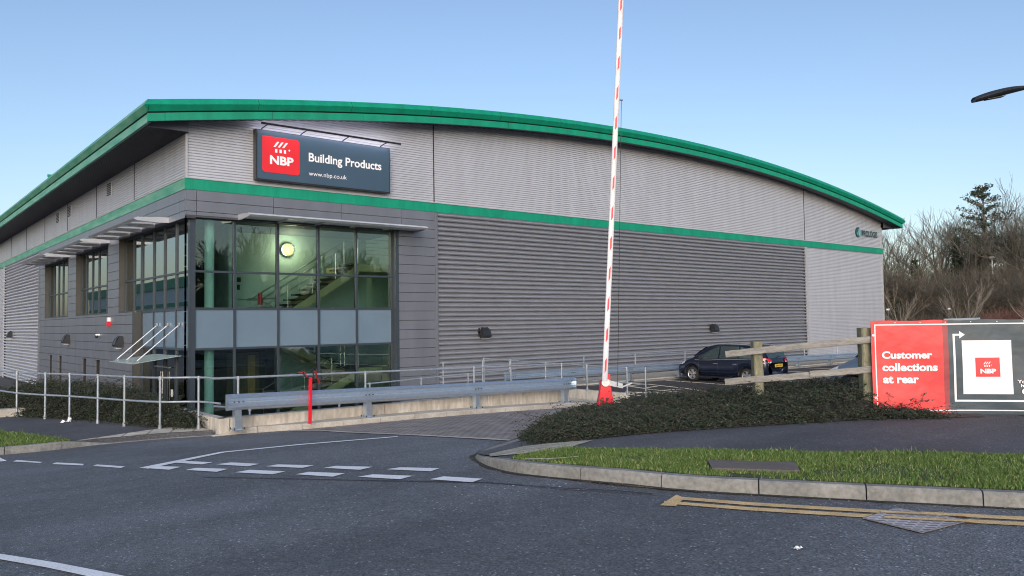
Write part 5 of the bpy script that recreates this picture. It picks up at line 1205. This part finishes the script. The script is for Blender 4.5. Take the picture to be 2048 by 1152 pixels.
crumple('white litter scrap on the left footpath below the curved railing', (-4.35, -5.6, zl(-4.35, -5.6)+.006), .09, 2)
crumple('white scrap lying at the far right end of the footpath', (4.4, -22.3, upoff(4.4, -22.3)+.006), .06, 3)
t = thing('stone_block', 'pale stone block beside the far end of the left railing', 'block', (-5.1, -3.0, -.5))
MB().box((-5.35, -3.1, -.52), (-4.75, -2.75, -.32)).build('block_body', M['conc'], t, bevel=.02); rel(None, t)
t = thing('stick', 'thin pale stick lying across the kerb and grass at the corner', 'stick', (-2.45, -19.2, .1))
MB().tube([(-2.42, -19.2, .125), (-2.28, -19.42, .135), (-2.02, -19.6, .15)], [.003, .004, .002], 6).build('stick_body', M['kerb'], t); rel(None, t)

# ================================================================== TREES
def tree(name, label, loc, H, seed, twig='twig', spread=.5, n0=5, depth=6, group='bare trees on the bank', trunk_h=.25, r0=None, droop=0., cat='tree', dens=1.0, ivy=0, rmin=0):
    r = random.Random(seed); t = thing(name, label, cat, loc, 0, group); r0 = r0 or H*.016
    segs = []     # (p0,p1,r0,r1,level)
    def grow(p, d, L, rad, lev):
        n = 3; q = p
        for i in range(n):
            d2 = (d+Vector((r.gauss(0, .10), r.gauss(0, .10), r.gauss(0, .05)+(.025 if lev > 1 else 0)-droop*.1*lev))).normalized()
            q2 = q+d2*L/n; ra = rad*(1-.28*i/n); rb = rad*(1-.28*(i+1)/n); segs.append((q, q2, ra, rb, lev)); q = q2; d = d2
            if lev < depth and lev > 0 and i < n-1 and r.random() < .62*dens: branch(q, d, L*.7, rb*.55, lev+1)
        if lev < depth:
            for _ in range(2 if lev < 3 else (2 if r.random() < .75*dens else 1)): branch(q, d, L*r.uniform(.66, .86), rad*.62, lev+1)
    def branch(p, d, L, rad, lev):
        a = Vector((r.gauss(0, 1), r.gauss(0, 1), r.gauss(0, .35))); a = (a-d*a.dot(d)).normalized(); ang = r.uniform(.3, .75)*spread*1.5
        nd = (d*math.cos(ang)+a*math.sin(ang)); nd.z += .12; grow(p, nd.normalized(), L, max(rad, rmin or H*.0008), lev)
    base = Vector((0, 0, -.3)); top_ = Vector((r.gauss(0, .02)*H, r.gauss(0, .02)*H, H*trunk_h)); segs.append((base, top_*.5+base*.5, r0*1.25, r0, 0)); segs.append((top_*.5+base*.5, top_, r0, r0*.85, 0))
    for k in range(n0):
        az = 2*math.pi*k/n0+r.uniform(-.4, .4); el = r.uniform(.7, 1.35); grow(top_-Vector((0, 0, r.random()*H*.05)), Vector((math.cos(az)*math.cos(el), math.sin(az)*math.cos(el), math.sin(el))), H*.21*r.uniform(.85, 1.15), r0*.55, 1)
    for nm, mt_, cond, ns in (('trunk', M['bark'] if twig != 'twig_pale' else M['twig_pale'], lambda l: l <= 1, 7), ('branches', M[twig], lambda l: l > 1, 3)):
        S_ = [s_ for s_ in segs if cond(s_[4])]; A0 = np.array([s_[0][:] for s_ in S_]); A1 = np.array([s_[1][:] for s_ in S_]); ra = np.array([s_[2] for s_ in S_]); rb = np.array([s_[3] for s_ in S_])
        d = A1-A0; d /= np.linalg.norm(d, axis=1)[:, None]+1e-9; u = np.cross(d, [.3, .2, 1.]); u /= np.linalg.norm(u, axis=1)[:, None]+1e-9; v = np.cross(d, u)
        ring = []
        for A_, rr in ((A0, ra), (A1, rb)):
            for k in range(ns): ang = 2*math.pi*k/ns; ring.append(A_+(u*math.cos(ang)+v*math.sin(ang))*rr[:, None])
        V = np.stack(ring, 1).reshape(-1, 3); i = np.arange(len(S_))*2*ns
        F_ = np.concatenate([np.stack([i+k, i+(k+1) % ns, i+ns+(k+1) % ns, i+ns+k], -1) for k in range(ns)])
        npmesh(nm, V, F_, mt_, t)
    if ivy:
        rr = np.random.default_rng(seed); n = ivy; k = rr.random(n); z = k*H*.62; wd = H*.07*(1.1-k)+.15; az = rr.uniform(0, 6.28, n); q = np.sqrt(rr.random(n))
        C_ = np.stack([np.cos(az)*wd*q, np.sin(az)*wd*q, z], -1); leaves(t, C_, .16, rr, 'ivy', 'ivy_leaves')
    return t
def leaves(t, C_, s_, rr, mt_, nm):
    a = rr.standard_normal(C_.shape); a /= np.linalg.norm(a, axis=1)[:, None]; b_ = np.cross(a, rr.standard_normal(C_.shape)); b_ /= np.linalg.norm(b_, axis=1)[:, None]
    s_ = s_*rr.uniform(.5, 1.3, (len(C_), 1)); V = np.stack([C_-a*s_, C_+b_*s_*.5, C_+a*s_, C_-b_*s_*.5], 1).reshape(-1, 3); npmesh(nm, V, np.arange(len(V)).reshape(-1, 4), M[mt_], t)
def bear(px, dist):    # a point on the ground at this bearing (degrees right of +Y) and distance
    a = R(px); return CAM.x+dist*math.sin(a), CAM.y+dist*math.cos(a)
def bank_z(x, y):
    return -1.05+4.2*S((x-64+ .1*y)/22)
sheet('embankment', [(58, 60), (60, -18), (62, -60), (140, -90), (150, 90), (70, 90)], 0, M['soil'], 6, zf=lambda x, y: bank_z(x, y))
bt = [  # bearing deg, distance, height, kind, label
 (65.3, 86, 10.5, 'twig', 'bare pale tree just clear of the right end of the warehouse'), (66.6, 84, 10.0, 'twig', 'bare tree with a leaning trunk, second from the warehouse end'),
 (67.9, 88, 10.5, 'twig', 'fine twiggy bare tree left of the tall rounded one'), (69.0, 86, 11.8, 'twig', 'tall rounded bare tree with dense upright twigs, left of the pine'),
 (70.1, 90, 10.8, 'twig', 'bare tree standing directly left of the pine'), (72.0, 88, 11.2, 'twig', 'bare tree with ivy clad trunk right of the pine'),
 (72.9, 85, 12.2, 'twig', 'tallest spreading bare tree near the right edge'), (74.0, 88, 11.4, 'twig', 'bare tree cut by the right edge of the view')]
for i, (b_, d, h, k, lb) in enumerate(bt):
    x, y = bear(b_, d); tree('bare_tree', lb, (x, y, bank_z(x, y)-.2), h*1.2, 100+i, k, .56, 5, 6, trunk_h=.2, dens=1.0, ivy=2400 if i in (5, 4, 3) else (900 if i in (1, 6) else 0))
for i, (b_, d, h, lb) in enumerate([(65.65, 66, 6.6, 'small pale young tree beside the far corner of the warehouse'), (69.2, 68, 6.6, 'small pale young tree below the pine, over the dark banner'), (73.3, 66, 6.2, 'small pale young tree near the right edge over the banner')]):
    x, y = bear(b_, d); tree('young_tree', lb, (x, y, -1.1), h, 200+i, 'twig_pale', .36, 6, 4, 'young pale trees at the foot of the bank', .24, .07)
# pine
x, y = bear(70.55, 86); pn = thing('pine_tree', 'tall dark pine rising above the bare trees', 'tree', (x, y, bank_z(x, y)))
H = 13.2; rr = random.Random(5); m = MB(); m.tube([(0, 0, -.3), (.1, 0, H*.5), (0, 0, H)], [.24, .16, .04], 8); m.build('trunk', M['bark'], pn)
m = MB(); NC = []
for k in range(64):
    z = H*(.38+.61*k/64); L = (H-z)*.44+.5; L *= rr.uniform(.6, 1.15); az = rr.uniform(0, 6.28)
    if k % 7 == 0: L *= 1.25
    e = Vector((math.cos(az)*L, math.sin(az)*L, z+L*rr.uniform(.05, .5))); s_ = Vector((0, 0, z)); m.tube([s_, (s_+e)/2-Vector((0, 0, .08)), e], [.05, .035, .015], 4)
    for q in range(10):
        c = s_.lerp(e, .35+.65*q/9)+Vector((rr.gauss(0, .12), rr.gauss(0, .12), rr.gauss(0, .08)+.1))
        for _ in range(9): NC.append((c.x+rr.gauss(0, .10), c.y+rr.gauss(0, .10), c.z+rr.gauss(0, .10)))
m.build('branches', M['bark'], pn); leaves(pn, np.array(NC), .10, np.random.default_rng(4), 'needle', 'needles')
# thicket on the bank: tangled stems and brambles nobody could count
def thicket(name, label, b0, b1, d0, d1, n, hgt, mt_, seed, L=1.6, rad=.012, leafn=0, leafmat_='ivy', top=None):
    r = np.random.default_rng(seed); be = np.radians(r.uniform(b0, b1, n)); ds = r.uniform(d0, d1, n); x = CAM.x+ds*np.sin(be); y = CAM.y+ds*np.cos(be)
    g = np.array([bank_z(a, c) for a, c in zip(x, y)]); hh = hgt*(.7+.45*np.abs(fbm2(x*.5, y*.5, seed)))
    z = g+hh*r.random(n)**.8; P0 = np.stack([x, y, z], -1); d = r.standard_normal((n, 3)); d[:, 2] = np.abs(d[:, 2])+.25; d /= np.linalg.norm(d, axis=1)[:, None]
    ll = L*r.uniform(.4, 1.3, n); P1 = P0+d*ll[:, None]*.5; P2 = P1+(d+r.standard_normal((n, 3))*.35)*ll[:, None]*.5
    A0 = np.concatenate([P0, P1]); A1 = np.concatenate([P1, P2]); dd = A1-A0; dd /= np.linalg.norm(dd, axis=1)[:, None]; u = np.cross(dd, [.1, .2, 1.]); u /= np.linalg.norm(u, axis=1)[:, None]; v = np.cross(dd, u); ring = []
    for A_ in (A0, A1):
        for k in range(3): ang = 2*math.pi*k/3; ring.append(A_+(u*math.cos(ang)+v*math.sin(ang))*rad)
    V = np.stack(ring, 1).reshape(-1, 3); i = np.arange(len(A0))*6; F_ = np.concatenate([np.stack([i+k, i+(k+1) % 3, i+3+(k+1) % 3, i+3+k], -1) for k in range(3)])
    o = npmesh(name, V, F_, M[mt_]); tag(o, label, 'thicket', kind='stuff')
    if leafn:
        be = np.radians(r.uniform(b0, b1, leafn)); ds = r.uniform(d0, d1, leafn); x = CAM.x+ds*np.sin(be); y = CAM.y+ds*np.cos(be); g = np.array([bank_z(a, c) for a, c in zip(x, y)])
        keep = fbm2(x*.9, y*.9, seed+2) > .0; C_ = np.stack([x, y, g+hgt*.75*r.random(leafn)], -1)[keep]; leaves(o, C_, .15, r, leafmat_, 'evergreen_leaves')
    return o
thicket('thicket', 'tangled brown undergrowth filling the bank below the bare trees', 64.0, 76, 76, 88, 42000, 5.4, 'twig', 61, 1.9, .014, 42000)
thicket('thicket', 'low reddish brown stems at the foot of the bank on the right', 70.6, 76, 68, 75, 9000, 2.2, 'twig_red', 62, 1.4, .012)
thicket('thicket', 'low ochre and brown scrub at the foot of the bank by the warehouse', 64.3, 70.6, 68, 76, 9000, 1.7, 'twig', 63, 1.3, .012, 9000, 'ochre')
# wood and warehouse seen only as reflections in the office glass
for i, (x, y, h) in enumerate([(12, -92, 15), (20, -86, 16), (27, -94, 14), (34, -87, 17), (42, -90, 15), (50, -86, 16), (5, -88, 16), (59, -92, 14)]):
    tree('bare_tree', 'bare tree across the road, seen mirrored in the front office glass', (x, y, -.1), h*1.0, 300+i, 'twig_dark', .55, 6, 6, 'bare trees mirrored in the glass', r0=.18, rmin=.05, dens=1.2, trunk_h=.22)
rows = []
for k in range(120):
    x = -30+k; h = 8.2+1.3*math.sin(x*.35)+.9*math.sin(x*.9+1)+.6*math.sin(x*2.3); rows.append([(x, -99-1.2*math.sin(x*.7), -1), (x, -99.5, h*.6), (x, -101, h), (x, -106, h*.9), (x, -112, -1)])
MB().grid(rows).build('sky_block_bank', M['soil'])['kind'] = 'structure'  # unseen bank added to block bright sky from the front glass reflections
w2 = thing('warehouse', 'white warehouse with green roof edge, seen only mirrored in the side windows', 'warehouse', (-70, 60, 0))
MB().box((-95, 52, -2), (-32, 170, 8.0)).build('wall', M['far_white'], w2); MB().box((-95.3, 51.7, 8.0), (-31.7, 170.3, 9.6)).build('roof_edge', M['green'], w2); MB().box((-95.1, 51.9, 5.0), (-31.9, 170.1, 5.6)).build('green_band', M['green'], w2); rel(None, w2)
